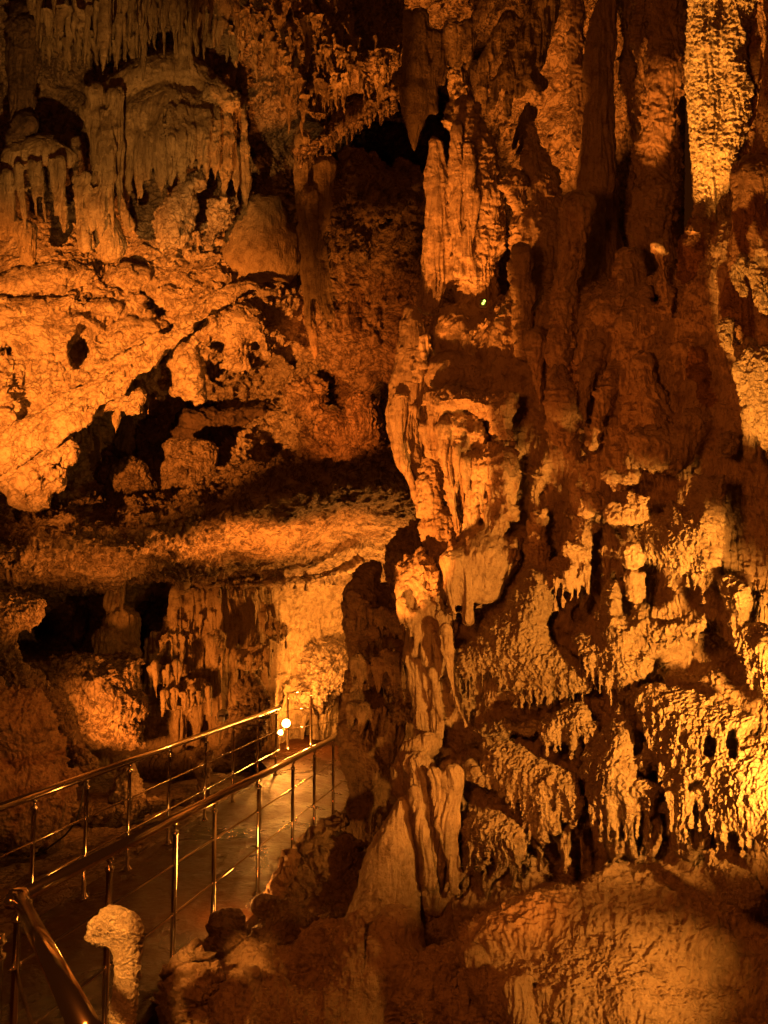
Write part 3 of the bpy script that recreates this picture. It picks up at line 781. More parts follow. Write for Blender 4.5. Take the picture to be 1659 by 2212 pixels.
# ---- bottom dome
G.frame(829.5, 1659, 2)
A('dome', 'body', 'drip', '500,800,190;700,730,220;950,760,280;1250,800,330;1500,800,330;1800,860,330', d=3.95)
A('dome', 'body', 'pop', '640,1030,200;850,1060,260;1080,1100,300;1280,1230,330', d=3.72, k=70)
A('dome', 'body', 'lump', '1000,480,70;960,580,110;1180,560,140;1420,560,120', d=4.05, k=40)
A('dome', 'drip', 'flutes', '380,820,60;430,950,70;480,1080,40;490,1180,20', d=3.7); A('dome', 'drip', 'flutes', '560,960,70;600,1080,60;640,1200,60', d=3.5)
A('dome', 'drip', 'flutes', '340,900,30;350,1060,16', d=3.85)
G.cut('1180,1060,50;1250,1050,30', d=3.1, k=10, ss=3)
A('dome', 'body', 'rough', '250,860,120;200,1050,160;400,1150,200', d=4.05)
A('bulge', 'body', 'smooth', '60,700,120;0,900,220;-150,1100,260', d=4.3)
A('dome', 'drip', 'flutes', '420,760,60;400,900,60;420,1060,50;430,1250,50', d=3.95); A('dome', 'drip', 'flutes', '500,900,60;520,1050,50;560,1250,60', d=3.72)
G.teeth('dome', 'drip', 'flutes', '560,960;700,1040;900,1090', 9, 3.5, (40, 110), (16, 34), seed=4)
# ---- rows of small teeth under the ledges
G.frame(691, 1175, 3)
G.teeth('mushroom', 'drip', 'flutes', '520,420;600,560;720,600;790,520', 7, 5.15, (70, 200), (18, 34), seed=7)
G.teeth('darkcol', 'tooth', 'flutes', '200,420;300,460;420,520', 6, 6.05, (60, 140), (24, 44), seed=8); G.teeth('darkcol', 'tooth', 'flutes', '190,820;300,860;420,840', 6, 6.0, (60, 160), (24, 44), seed=9)
G.teeth('darkcol', 'tooth', 'flutes', '170,1120;300,1160;420,1140', 5, 6.0, (60, 140), (24, 44), seed=10)
G.frame(1106, 1175, 3)
G.teeth('mass', 'stalactite', 'flutes', '260,330;380,290;520,200', 6, 4.35, (60, 140), seed=17)
G.frame(691, 484, 3)
G.teeth('shelf', 'drip', 'flutes', '700,1180;860,1230;1000,1270;1200,1340', 9, 5.25, (60, 160), (16, 30), seed=18)
G.teeth('tooth', 'root', 'flutes', '860,1560;960,1640;1080,1700;1220,1760', 8, 5.02, (80, 220), (18, 34), seed=19)
G.teeth('knob', 'drip', 'flutes', '470,1250;540,1300;640,1280', 4, 5.58, (100, 260), (20, 34), seed=20)

# ---- hanging curtains with their points (outlines in half units)
G.frame(829.5, 1106, 2)
Q = G.poly
# hollows behind the rows of points
G.cut('500,830,35.2;600,850,40.0;720,850,35.2', dz=35, k=8, ss=2.7); G.cut('380,800,28.8;330,760,24.0', dz=35, k=8, ss=2.5)
G.cut('700,1040,32.0;800,1050,36.8;850,1080,24.0', dz=35, k=8, ss=2.5); G.cut('520,1270,24.0;560,1290,24.0', dz=35, k=8, ss=2.5)
G.cut('640,1450,48.0;740,1480,64.0;860,1460,72.0;930,1420,48.0', dz=35, k=8, ss=3.1); G.cut('620,1540,24.0;900,1540,27.2', dz=35, k=8, ss=2.5)
G.cut('1000,1420,35.2;1110,1420,35.2;1200,1400,32.0', dz=35, k=8, ss=2.7); G.cut('1130,1140,35.2;1190,1180,35.2', dz=35, k=8, ss=2.7); G.cut('1330,1320,40.0', dz=35, k=8, ss=2.5)
G.cut('900,690,28.8;940,790,35.2;985,850,35.2', dz=30, k=8, ss=3.1); G.cut('1060,830,19.2;1120,980,32.0', dz=20, k=8, ss=3.4)
G.cut('1180,660,56.0;1300,640,88.0;1430,600,72.0;1500,680,80.0', dz=30, k=8, ss=1.9); G.cut('1390,380,32.0', dz=10, k=8, ss=2.7)
G.cut('440,440,32.0;470,420,24.0', dz=30, k=8, ss=2.7); G.cut('315,400,12.8;325,430,20.8;390,450,17.6', dz=30, k=8, ss=5.1)
G.cut('880,400,32.0;840,440,32.0', dz=30, k=8, ss=3.4); G.cut('990,180,32.0', dz=30, k=8, ss=2.7); G.cut('770,400,35.2', dz=30, k=8, ss=2.4)
Q('bigledge', 'body', 'crust', '290,600 390,560 420,470 520,420 560,330 600,250 620,200 700,240 730,380 710,480 730,560 800,600 840,640 895,700 890,780 820,790 785,785 765,825 745,775 730,760 737,850 705,775 682,852 655,765 642,780 625,868 603,765 570,828 540,755 505,715 480,742 450,690 420,722 390,695 360,722 330,700 300,690', dz=-25, T=60, w=70)
Q('bigledge', 'stalactite', 'flutes', '300,640 330,680 335,760 370,860 368,920 350,900 315,800 295,720', dz=-5, T=30, w=16)
Q('bigledge', 'stalactite', 'flutes', '350,700 372,700 382,850 375,880 360,800', dz=10, T=25, w=12); Q('bigledge', 'stalactite', 'flutes', '480,700 505,715 500,790 490,800', dz=0, T=25, w=12)
Q('secondledge', 'body', 'rough', '340,1010 420,900 520,880 640,900 680,940 640,975 560,985 500,1010 430,1040', dz=10, T=50, w=60)
Q('secondledge', 'body', 'crust', '655,920 700,880 760,850 840,815 890,850 900,900 935,905 935,960 895,1022 870,1000 855,985 852,1050 836,1000 832,1065 806,1088 790,1010 772,960 742,1000 708,1008 675,985', dz=-45, T=55, w=55)
Q('thirdledge', 'body', 'rough', '310,1060 380,1040 425,1110 437,1175 395,1150 330,1110', dz=-35, T=40, w=30)
Q('thirdledge', 'body', 'crust', '400,940 520,985 600,1010 670,1060 730,1085 800,1110 850,1170 872,1250 832,1337 790,1330 768,1285 742,1255 765,1375 737,1412 708,1390 692,1470 672,1440 645,1400 612,1340 592,1250 565,1225 535,1262 505,1232 482,1195 440,1145 405,1060', dz=-35, T=60, w=70)
Q('thirdledge', 'stalactite', 'flutes', '590,1230 615,1300 640,1400 668,1440 700,1480 692,1588 672,1570 655,1470 630,1420 600,1320', dz=-5, T=40, w=24)
Q('fourthledge', 'body', 'crust', '335,1400 350,1330 400,1270 480,1290 560,1330 612,1380 615,1470 578,1538 545,1520 530,1538 512,1490 490,1530 462,1480 440,1505 412,1465 402,1508 375,1450 350,1440', dz=-40, T=55, w=60)
Q('fourthledge', 'stalactite', 'flutes', '330,1420 380,1440 470,1480 560,1510 600,1480 612,1580 600,1610 585,1540 560,1620 530,1560 470,1600 440,1680 420,1640 380,1560 345,1640 330,1560', dz=25, T=35, w=30)
Q('grotto_0', 'rock', 'flutes', '735,1390 800,1340 808,1500 792,1582 770,1565 745,1460', dz=25, T=36, w=24); Q('grotto_1', 'rock', 'flutes', '842,1330 868,1330 866,1560 848,1570', dz=60, T=20, w=10)
Q('grotto_2', 'rock', 'flutes', '880,1260 905,1290 960,1400 978,1500 950,1560 930,1480 905,1380', dz=20, T=26, w=14)
Q('brightcurtain', 'body', 'crust', '800,540 850,515 915,540 930,420 940,320 970,300 1005,300 1028,340 1032,430 1058,465 1080,395 1130,415 1160,455 1150,560 1100,545 1112,600 1150,615 1155,680 1112,730 1062,750 1045,785 1030,842 1002,770 985,745 965,802 938,735 908,660 880,612 830,592', dz=-75, T=60, w=65)
Q('brightcurtain', 'shelf', 'crust', '1120,440 1160,455 1250,450 1300,445 1340,425 1395,435 1395,500 1325,552 1290,540 1240,548 1200,560 1172,582 1130,555 1100,530', dz=-75, T=40, w=30)
Q('triangle', 'curtain', 'crust', '1060,70 1130,-30 1200,10 1240,-60 1300,-30 1330,-160 1475,-160 1475,80 1452,270 1398,335 1380,290 1350,305 1320,262 1282,292 1232,250 1190,215 1150,160 1110,110', dz=-75, T=60, w=60)
Q('rightstrip', 'curtain', 'crust', '1425,262 1490,275 1580,325 1592,380 1570,480 1660,495 1740,540 1780,980 1700,900 1640,835 1592,725 1560,645 1530,560 1508,460 1470,385', dz=-100, T=55, w=50)
Q('sheet', 'body', 'crust', '1050,785 1130,740 1250,755 1350,770 1465,785 1425,820 1530,838 1612,880 1632,912 1590,945 1575,960 1660,965 1760,975 1780,1520 1662,1525 1625,1440 1592,1408 1562,1442 1530,1388 1492,1378 1462,1425 1422,1370 1412,1290 1362,1238 1332,1290 1302,1362 1280,1425 1262,1400 1250,1300 1222,1180 1202,1105 1172,1025 1132,950 1092,870', dz=-95, T=60, w=80)
G.cut('1395,950,14;1410,1000,28;1405,1040,26', dz=-100, k=5, ss=6); G.cut('1500,950,14;1508,1000,24;1508,1060,22', dz=-100, k=5, ss=6); G.cut('1325,1190,18;1355,1175,22', dz=-120, k=6, ss=3)
Q('midbulb', 'body', 'crust', '925,960 970,905 1060,890 1085,960 1088,1045 1100,1060 1128,985 1172,1020 1205,1115 1160,1085 1136,1142 1106,1120 1090,1140 1150,1155 1198,1192 1190,1235 1162,1312 1136,1342 1112,1262 1096,1250 1082,1332 1060,1372 1032,1322 1015,1288 1000,1370 970,1385 940,1330 900,1282 868,1230 848,1120 858,1040 900,1010', dz=-60, T=65, w=70)
Q('midbulb', 'tooth', 'flutes', '955,1340 1000,1330 1012,1300 1030,1400 1045,1480 985,1520 960,1440', dz=-25, T=36, w=22); Q('midbulb', 'tooth', 'flutes', '1040,1330 1070,1330 1085,1440 1100,1500 1060,1510 1050,1420', dz=-25, T=34, w=20)
Q('midbulb', 'tooth', 'flutes', '1110,1280 1165,1280 1185,1260 1230,1250 1240,1370 1230,1400 1215,1300 1190,1300 1200,1380 1180,1490 1130,1490 1120,1400', dz=-20, T=36, w=22)
Q('sheet', 'tooth', 'flutes', '1240,1330 1300,1330 1340,1240 1400,1250 1420,1370 1400,1450 1320,1520 1250,1480', dz=-10, T=40, w=30)
Q('sheet', 'lobe', 'crust', '1378,1472 1420,1450 1445,1500 1520,1520 1605,1570 1655,1650 1605,1722 1540,1712 1478,1690 1438,1640 1400,1560', dz=-110, T=45, w=45)
Q('mass', 'knob', 'crust', '755,180 790,110 820,20 880,-20 940,20 950,70 910,100 905,200 882,230 852,292 825,270 805,345 770,330 722,312 688,290 715,220', dz=-35, T=45, w=50)
Q('mass', 'knob', 'crust', '612,40 640,-10 700,-20 705,60 690,80 720,160 715,230 650,290 610,200', dz=-25, T=40, w=40)
Q('mass', 'stalactite', 'flutes', '930,60 960,40 1000,70 1045,180 1045,270 1010,300 1000,230 985,220 975,300 955,260 935,180', dz=0, T=40, w=24)
Q('mass', 'stalactite', 'flutes', '830,250 870,220 905,290 870,440 850,420 830,330', dz=10, T=36, w=24)
Q('mass', 'curtain', 'drip', '228,230 280,150 420,105 600,100 580,200 480,330 432,400 410,425 396,330 372,462 342,440 332,330 315,320 302,465 278,420 248,300', dz=-10, T=55, w=50)
Q('mushroom', 'cap', 'drip', '140,180 170,175 232,240 258,370 246,430 215,500 252,575 256,650 241,735 226,645 202,705 186,725 160,610 128,520 68,430 36,300 60,230 110,200', dz=-40, T=75, w=70)
for k, (th, line, n, dz, ln) in enumerate((
        ('bigledge', '335,690 480,690 560,745 780,770 885,750', 15, -34, (50, 110)), ('secondledge', '690,985 760,960 885,1000', 6, -58, (40, 90)),
        ('thirdledge', '430,1110 560,1215 640,1370', 8, -45, (50, 110)), ('thirdledge', '742,1280 835,1310', 4, -45, (40, 90)), ('fourthledge', '355,1440 500,1490 605,1490', 10, -50, (50, 110)),
        ('brightcurtain', '840,600 940,730 1030,790 1100,735', 10, -85, (50, 110)), ('brightcurtain', '1130,550 1240,540 1385,500', 9, -90, (30, 70)),
        ('triangle', '1110,110 1230,245 1390,320', 9, -80, (40, 90)), ('midbulb', '875,1220 970,1360 1060,1350 1160,1310', 10, -72, (50, 120)),
        ('sheet', '1130,950 1200,1120 1250,1320', 7, -105, (40, 90)), ('sheet', '1270,1390 1335,1270 1420,1350 1600,1410', 9, -105, (50, 120)), ('rightstrip', '1490,410 1540,580 1600,720', 7, -115, (40, 90)))):
    G.teeth(th, 'stalactite', 'popf', line.replace(' ', ';'), n, None, ln, (13, 24), 4, seed=60 + k, dz=dz)
# upper part of the mass
G.frame(691, 484, 3)
Q('shelf', 'ledge', 'rough', '695,1130 720,1085 800,1065 900,1045 1000,1075 1100,1085 1285,1095 1275,1250 1255,1422 1150,1402 1090,1322 1068,1282 1000,1232 930,1212 850,1218 772,1228 752,1300 742,1342 710,1262 698,1180', dz=-40, T=60, w=45)
Q('shelf', 'dome', 'drip', '762,1232 830,1222 930,1212 1022,1258 1084,1330 1084,1402 1032,1442 952,1492 912,1502 900,1562 884,1482 850,1402 828,1402 832,1500 862,1700 892,1850 918,1950 900,1985 868,1950 848,1800 808,1600 778,1400 758,1300', dz=-15, T=70, w=50)
Q('tooth', 'body', 'drip', '918,1502 1000,1455 1100,1415 1250,1425 1305,1500 1318,1650 1290,1780 1310,1900 1210,1990 1085,2055 1062,2020 1045,1880 1090,1840 1095,1770 1062,1670 1050,1760 1030,1850 1000,1900 985,1850 978,1760 950,1700 925,1600', dz=-20, T=75, w=55)
# ---- columns rising to the roof
G.frame(829.5, 0, 2)
A('darkshaft', 'shaft', 'flutes', '975,-200,60;965,-20,36;940,150,60;930,350,66;922,560,80;920,800,96;925,1000,110;930,1200,130', d=5.6)
A('paleshaft', 'shaft', 'rough', '830,-200,60;830,50,44;830,260,32;835,430,30;850,600,34', d=5.75)
A('thinshaft', 'shaft', 'rough', '1020,-200,56;1040,60,40;1052,280,36;1060,480,34;1084,620,34;1076,760,36;1060,880,40;1030,1000,60', d=5.9)
A('knobbyshaft', 'shaft', 'pop', '1110,-200,50;1115,40,38;1100,100,34;1110,170,40;1105,220,26;1110,380,50;1130,520,60', d=5.5)
A('shadowshaft', 'shaft', 'rough', '1220,-200,90;1225,150,82;1215,300,84;1190,450,90;1190,700,100;1160,950,110;1170,1150,120', d=5.2)
A('shadowshaft', 'shaft', 'lump', '1100,850,50;1110,1000,60;1140,1150,50', d=5.1)
A('brightshaft', 'shaft', 'popf', '1420,-250,125;1425,0,125;1430,300,120;1430,600,106;1420,850,92;1440,1050,90', d=4.42)
A('brightshaft', 'flange', 'pop', '1560,-120,70;1530,80,60;1510,250,50;1530,400,60;1500,600,60;1480,750,50', d=4.3)
A('farright', 'shaft', 'smooth', '1680,-200,90;1640,200,80;1600,500,70;1590,800,80;1560,1100,90', d=4.4)
A('farright', 'shaft', 'smooth', '1780,-200,120;1740,300,100;1720,700,120', d=4.1)

# ================================================================== far cavern walls, roof and left-hand formations
H = Field('far', (-130, 1480), (-110, 1760), (7.3, 17.0), float(4.0))
CP = '''-150,-120,9.6 150,-120,9.6 450,-120,9.2 800,-120,8.6 1100,-120,8.6 1480,-120,9.6
-150,120,10.8 120,120,11.2 400,100,10.6 560,60,10.2 700,60,9.6 860,60,9.0 1000,60,9.2 1200,150,10.2 1480,150,10.6
-150,350,11 150,350,11.2 400,350,11 570,300,10.8 690,200,9.9 700,305,13 780,262,14 845,232,14.5 905,240,13.5 700,250,9.8 780,205,9.6 850,160,9.3 760,420,10.8 880,450,11.4 1000,400,11.6 1220,350,10.6 1480,350,11
-150,600,11 100,560,10.6 300,580,10.7 560,560,11.0 660,560,11.6 800,620,11.2 950,700,11.2 1200,560,11 1480,560,11.5
-150,800,10 60,760,10.2 250,700,10.3 450,720,10.5 600,700,11.0 680,800,12 780,800,11.4 900,850,11.0 1200,850,11
-150,960,9.8 60,950,10.4 150,1030,12.4 330,900,15 450,850,15.4 560,880,15.6 620,800,15 600,980,14 450,1020,13.6 300,1050,13.8 720,950,12 850,950,11.2
-150,1080,12.2 100,1060,13 230,1070,13.2 380,1050,13 480,1000,12.6 560,960,12 640,940,11.2 700,980,10.4 780,980,10.2 850,1000,10.0 1000,1100,10.8
-150,1180,9.0 60,1170,9.2 140,1120,9.4 300,1120,9.5 420,1085,9.6 520,1040,9.7 620,1020,9.7 
100,1230,9.9 300,1215,10.2 500,1180,10.4 650,1150,10.4 750,1120,10.5 860,1120,10.6
-150,1255,10.6 200,1258,11.0 450,1250,11.2 600,1252,11.5 720,1240,11.9 820,1210,12.2
-150,1300,12.4 90,1330,16.2 180,1330,16 250,1320,13.2 340,1330,16.2 340,1400,15.5 430,1300,12.4 550,1320,12.2 680,1320,12.4 800,1320,13
-150,1500,11 100,1440,13.5 250,1440,12 400,1450,12 550,1450,12 680,1480,13 800,1480,13.4
-150,1760,10.6 200,1600,11.6 400,1600,11.9 550,1600,12 680,1590,13.6 820,1600,14 200,1760,11 600,1760,13 1100,1300,12 1100,1600,13 1480,1000,11.5 1480,1700,12'''
cpts = np.array([[float(x) for x in t.split(',')] for t in CP.split()])
def tps(pts, vals, lam=25.0):
    def K(r2): return np.where(r2 > 0, r2 * np.log(np.maximum(r2, 1e-9)), 0) * .5
    A = pts / 100.0; n = len(A)
    r2 = ((A[:, None] - A[None]) ** 2).sum(-1)
    Mx = np.zeros((n + 3, n + 3)); Mx[:n, :n] = K(r2) + np.eye(n) * lam * 1e-3
    Mx[:n, n] = Mx[n, :n] = 1; Mx[:n, n + 1:] = A; Mx[n + 1:, :n] = A.T
    sol = np.linalg.solve(Mx, np.concatenate([vals, [0, 0, 0]]))
    def ev(u, v):
        q = np.stack([np.ravel(u), np.ravel(v)], 1) / 100.0
        r2 = ((q[:, None] - A[None]) ** 2).sum(-1)
        return (K(r2) @ sol[:n] + sol[n] + q @ sol[n + 1:]).reshape(np.shape(u))
    return ev
_ev = tps(cpts[:, :2], np.array([S_of(d) for d in cpts[:, 2]]))
H.depth = lambda u, v: float(_ev(np.array(u, float), np.array(v, float)))
def far_base(f):
    U, V, W = f.axes((0, 0, 0), f.n)
    gu, gv = np.arange(U[0], U[-1] + 20, 12.0), np.arange(V[0], V[-1] + 20, 12.0)
    g = _ev(*np.meshgrid(gu, gv, indexing='ij'))
    iu = (U - gu[0]) / 12; iv = (V - gv[0]) / 12
    a = np.clip(iu.astype(int), 0, len(gu) - 2); b = np.clip(iv.astype(int), 0, len(gv) - 2)
    fu = (iu - a)[:, None]; fv = (iv - b)[None]
    S = g[a][:, b] * (1 - fu) * (1 - fv) + g[a + 1][:, b] * fu * (1 - fv) + g[a][:, b + 1] * (1 - fu) * fv + g[a + 1][:, b + 1] * fu * fv
    S = np.clip(S, None, S_of(16.4))
    gr = np.sqrt(1 + np.gradient(S, f.h, axis=0) ** 2 + np.gradient(S, f.h, axis=1) ** 2)
    f.F[:] = np.minimum(60, (S[:, :, None] - W[None, None, :]) / gr[:, :, None])
    f.F[:, :, -1] = np.minimum(f.F[:, :, -1], -1)
    UU = U[:, None] + 0 * S; VV = V[None] + 0 * S
    lab = np.full(S.shape, f.lab('roof', 'roof', 'rough'))
    wall = VV > 130 + .12 * np.abs(UU - 700)
    lab[wall] = f.lab('wall', 'wall', 'rough')
    lab[(VV > 480) & (UU < 640) & (VV < 1100)] = f.lab('leftwall', 'wall', 'crag')
    lab[(VV > 380) & (UU > 640) & (UU < 1000) & (VV < 1000)] = f.lab('wall', 'wall', 'crag')
    lab[(UU > 1080) & (VV < 800)] = f.lab('wall', 'wall', 'plate')
    lip = np.interp(UU, [0, 140, 380, 480, 620, 900], [1120, 1080, 1060, 1010, 985, 985])
    lab[(VV > lip) & (VV < 1262)] = f.lab('ledge', 'ledge', 'crag')
    lab[(VV > lip + 60) & (VV < 1262) & (UU > 480)] = f.lab('ledge', 'ledge', 'plate')
    lab[(VV > 1262)] = f.lab('lowwall', 'wall', 'flute')
    lab[(VV > 1262) & (UU < 400)] = f.lab('lowwall', 'wall', 'rough')
    f.L[:] = lab[:, :, None]
far_base(H)
B = H.add
# ---- upper left: flowstone with drapery (crop 1)
H.frame(0, 0, 2)
fl = 'organ'
B(fl, 'dome', 'flutes', '400,480,56;520,370,70;620,320,80;720,300,84;850,320,66;960,400,56;1000,460,46', d=10.1, ss=1.2)
B(fl, 'dome', 'flutes', '620,480,90;720,440,90;820,480,90;930,540,90', d=9.95)
B(fl, 'dome', 'flutes', '470,560,100;620,600,100;760,620,100;900,640,90', d=10.1)
B(fl, 'rib', 'flutes', '410,400,42;425,620,48;440,900,44;480,1060,66', d=9.7, k=4)
B(fl, 'rib', 'flutes', '500,420,45;500,620,34;510,780,20;530,900,20;560,975,24', d=9.65, k=4)
B(fl, 'rib', 'lump', '920,380,60;990,430,50', d=9.8)
rg = random.Random(21)
x = 392.0
while x < 1040:
    r = rg.uniform(15, 34); x += r * .8
    top = float(np.interp(x, [385, 480, 545, 600, 700, 800, 900, 1020], [450, 410, 480, 440, 420, 430, 430, 400])) + rg.uniform(-16, 16)
    bot = float(np.interp(x, [385, 470, 500, 560, 640, 700, 790, 870, 950, 1020], [1050, 1060, 950, 960, 850, 830, 770, 740, 850, 880])) + rg.uniform(-60, 16)
    dd = 9.45 + (.55 * ((x - 790) / 240) ** 2 if x > 545 else .45 * ((x - 460) / 90) ** 2) + rg.uniform(-.05, .05); j = rg.uniform(-14, 14)
    pts = [(x - j, top, r * .6, dd + .55), (x - j * .4, top + 55, r * .9, dd + .12), (x, top * .55 + bot * .45, r * 1.05, dd), (x + j * .5, top * .2 + bot * .8, r * .9, dd + .02), (x + j, bot, r * .3, dd + .08)]
    B(fl, 'rib', 'flutes', ';'.join('%g,%g,%g,%g' % p for p in pts), k=4)
    x += r * .8
B('organcol', 'shaft', 'flutes', '795,-120,40;795,60,24;795,170,26;805,290,50', d=9.9)
B('palestal', 'shaft', 'fine', '460,-120,40;455,20,32;452,150,27;448,230,18;444,320,6', d=9.0)
lf = 'leftorgan'
B(lf, 'dome', 'flutes', '60,680,60;180,650,70;290,680,55', d=9.9)
for i, (x, y0, y1, r) in enumerate([(40, 760, 950, 26), (95, 720, 965, 24), (145, 700, 930, 22), (185, 700, 960, 17), (225, 690, 930, 16), (265, 690, 990, 30)]):
    B(lf, 'rib', 'flutes', f'{x-10},{y0},{r};{x},{(y0+y1)/2},{r*.95};{x+14},{y1},{r*.6}', d=9.55, k=4)
B(lf, 'rib', 'flutes', '60,950,30;110,1000,60;120,1100,40', d=9.7, k=4); B(lf, 'rib', 'flutes', '10,800,50;10,1000,40', d=9.7)
B(lf, 'rib', 'flutes', '325,770,24;342,900,26;370,1060,34', d=9.5, k=4); B(lf, 'rib', 'flutes', '372,750,22;392,880,24;395,970,20', d=9.5)
B('oldcol', 'shaft', 'flutes', '100,60,60;105,180,70;95,380,60;85,560,50;60,640,40', d=10.2); B('oldcol', 'cap', 'lump', '90,110,60;190,110,40', d=10.1)
B('oldcol', 'foot', 'lump', '100,540,44;50,600,40', d=10.0)
B('chunk', 'rock', 'crag', '960,915,75;920,1000,50;905,1050,30', d=9.95)
HP0 = H.poly
HP0('slab', 'rock', 'fine', '1050,830 1200,845 1255,950 1305,1010 1315,1150 1255,1225 1100,1225 985,1185 945,1100 975,1000 1035,900', d=10.45, T=70, w=90, k=5)
HP0('chunk', 'rock', 'plate', '735,820 830,745 890,730 900,790 850,830 855,900 850,960 830,1050 780,1080 700,1075 668,1010 665,920', d=9.8, T=50, w=34, k=4)
H.cut('630,1060,36;610,1010,20', d=10.4, k=8, ss=3)
H.cut('1262,600,44;1262,670,30', d=10.6, k=8, ss=4)
H.cut('40,1040,30;50,1110,30', d=10.4, k=8, ss=3)
H.cut('20,300,20;15,500,30', d=10.4, k=8, ss=4); H.cut('185,560,20;230,420,26', d=10.8, k=12, ss=3)
# arch with a row of stalactites and the hollow behind it
H.frame(0, 0, 1)
H.cut('690,340,18;760,295,26;830,255,34;870,225,24', d=10.3, k=8, ss=6); H.cut('760,235,12;800,210,14', d=10.0, k=6, ss=6)
B('arch', 'rim', 'drip', '640,335,16;690,312,18;740,272,18;800,222,18;850,190,20;900,160,26', d=9.5)
H.teeth('arch', 'rim', 'flutes', '640,340;690,325;740,287;800,238;860,205', 16, 9.45, (14, 34), (5, 9), 3, seed=6)
B('bulgewall', 'rock', 'crag', '790,420,85;760,480,60', d=10.4); B('bulgewall', 'rock', 'rough', '735,470,45;720,420,40;770,540,40', d=10.2)
B('bulgewall', 'rock', 'crag', '870,400,50;880,500,40', d=10.8)
B('curtaincol', 'fold', 'flutes', '655,300,18;652,400,14;660,560,14;668,700,12', d=10.0); B('curtaincol', 'fold', 'flutes', '672,420,16;680,530,16;690,640,14;715,690,6', d=9.9)
B('curtaincol', 'fold', 'flutes', '700,360,24;690,470,22;680,520,16', d=10.0); B('curtaincol', 'fold', 'flutes', '690,540,20;700,620,16;722,690,5', d=10.0)
B('curtaincol', 'fold', 'flutes', '668,560,14;672,680,12;680,770,5', d=10.1)
# central draperies and teardrop
B('teardrop', 'body', 'fine', '879,30,12;882,100,13;890,150,22;898,195,36;897,240,30;895,285,15;895,327,3', d=7.9)
for t in ('905,40,26;900,150,30;870,170,18', '940,80,22;950,160,14;955,180,6', '975,60,22;985,140,14', '1010,60,20;1012,120,12;1010,150,5', '930,150,20;935,235,14',
          '1170,0,22;1120,90,20;1075,180,14;1062,235,6', '1150,60,20;1110,150,18;1095,220,10;1098,255,4', '1180,30,18;1160,130,22;1120,200,14', '1100,40,24;1050,130,18;1040,200,16;1052,248,6',
          '1195,0,16;1190,60,14;1176,120,10', '1060,0,20;1020,60,16;1010,120,12', '1140,170,20;1165,180,22'):
    B('drapes', 'blade', 'flutes', t, d=7.9, k=5)
H.cut('985,60,20;1010,100,24', d=8.6, k=8, ss=3); H.cut('945,190,22;930,220,16', d=8.9, k=8, ss=4)
H.cut('1085,20,16;1130,0,20', d=8.6, k=8, ss=3)
B('behindpillar', 'rock', 'rough', '990,150,30;1000,220,30;985,260,30', d=8.6); B('behindpillar', 'rock', 'flutes', '1150,240,14;1130,300,10;1120,330,8', d=8.0)
B('behindpillar', 'rock', 'flutes', '1140,230,12;1118,290,10;1108,320,6', d=8.1)
# ---- left wall: slanting beam, holed plate (crop 3)
H.frame(0, 553, 2)
BEAM = np.array([[-260, 960], [0, 850], [200, 735], [400, 605], [560, 478], [700, 388], [800, 290], [900, 212], [1010, 143], [1100, 128], [1190, 165]], float)
_j = np.random.default_rng(8)
BEAM = np.stack([np.interp(np.linspace(0, 10, 31), range(11), BEAM[:, 0]), np.interp(np.linspace(0, 10, 31), range(11), BEAM[:, 1])], 1) + _j.normal(0, 1, (31, 2)) * np.array([4, 9])
BR = [70, 66, 62, 56, 48, 40, 33, 28, 24, 19, 14]
BR = list(np.interp(np.linspace(0, 10, 31), range(11), BR) * (1 + .16 * _j.normal(0, 1, 31)))
B('beam', 'beam', 'beam', ';'.join(f'{p[0]},{p[1]},{r}' for p, r in zip(BEAM, BR)), d=10.0, k=16)
for kk, off in enumerate((-1.0, -.62, -.2, .2, .6, .95)):
    rg = random.Random(kk)
    B('beam', 'beam', 'beam', ';'.join(f'{p[0] + off * r * .55 + rg.uniform(-6, 6)},{p[1] + off * r * .85 + rg.uniform(-5, 5)},{max(7, r * rg.uniform(.2, .34))}' for p, r in zip(BEAM, BR)), d=9.68 + .05 * abs(off) + rg.uniform(-.03, .03), k=3)
B('beam', 'beam', 'plate', '-200,790,50;60,720,34;300,590,28;470,470,26;640,350,18', d=10.1, k=5)
H.cut('910,415,58', d=10.2, k=6, ss=5); H.cut('940,450,40;900,500,20', d=10.2, k=6, ss=5); H.cut('810,500,22;820,520,16', d=10.0, k=5, ss=2.5)
H.cut('1215,265,56', d=10.3, k=8, ss=2)
H.cut('330,900,50;320,1000,40', d=10.2, k=8, ss=3)
HP = H.poly
HP('plate', 'rock', 'plate', '725,400 800,350 900,235 960,195 1060,185 1115,230 1155,290 1185,350 1198,400 1172,452 1120,442 1108,372 1082,380 1084,482 1042,507 980,502 955,470 972,420 960,380 910,362 862,382 852,420 872,470 884,540 868,632 830,617 780,592 738,592 760,560 748,500 735,440', d=10.25, T=34, w=26, k=5)
HP('leftlobe', 'rock', 'plate', '-260,880 0,870 150,825 300,778 334,830 332,890 302,905 290,962 262,1012 232,1020 222,1090 150,1102 60,1092 20,1030 0,1012 -260,1080', d=10.05, T=40, w=30, k=5)
H.cut('238,905,24', d=9.9, k=5, ss=3); H.cut('180,960,20', d=9.85, k=6, ss=1.2); H.cut('120,1040,16;170,1050,12', d=9.85, k=5, ss=1.5)
HP('beam', 'beam', 'plate', '370,700 500,600 600,568 645,598 605,660 540,672 480,655 420,692', d=10.0, T=26, w=20, k=4)
HP('brightplate', 'rock', 'plate', '10,600 130,520 165,395 242,428 292,490 305,520 385,508 330,562 262,582 200,612 130,662 98,652 58,612', d=10.15, T=26, w=20, k=4)
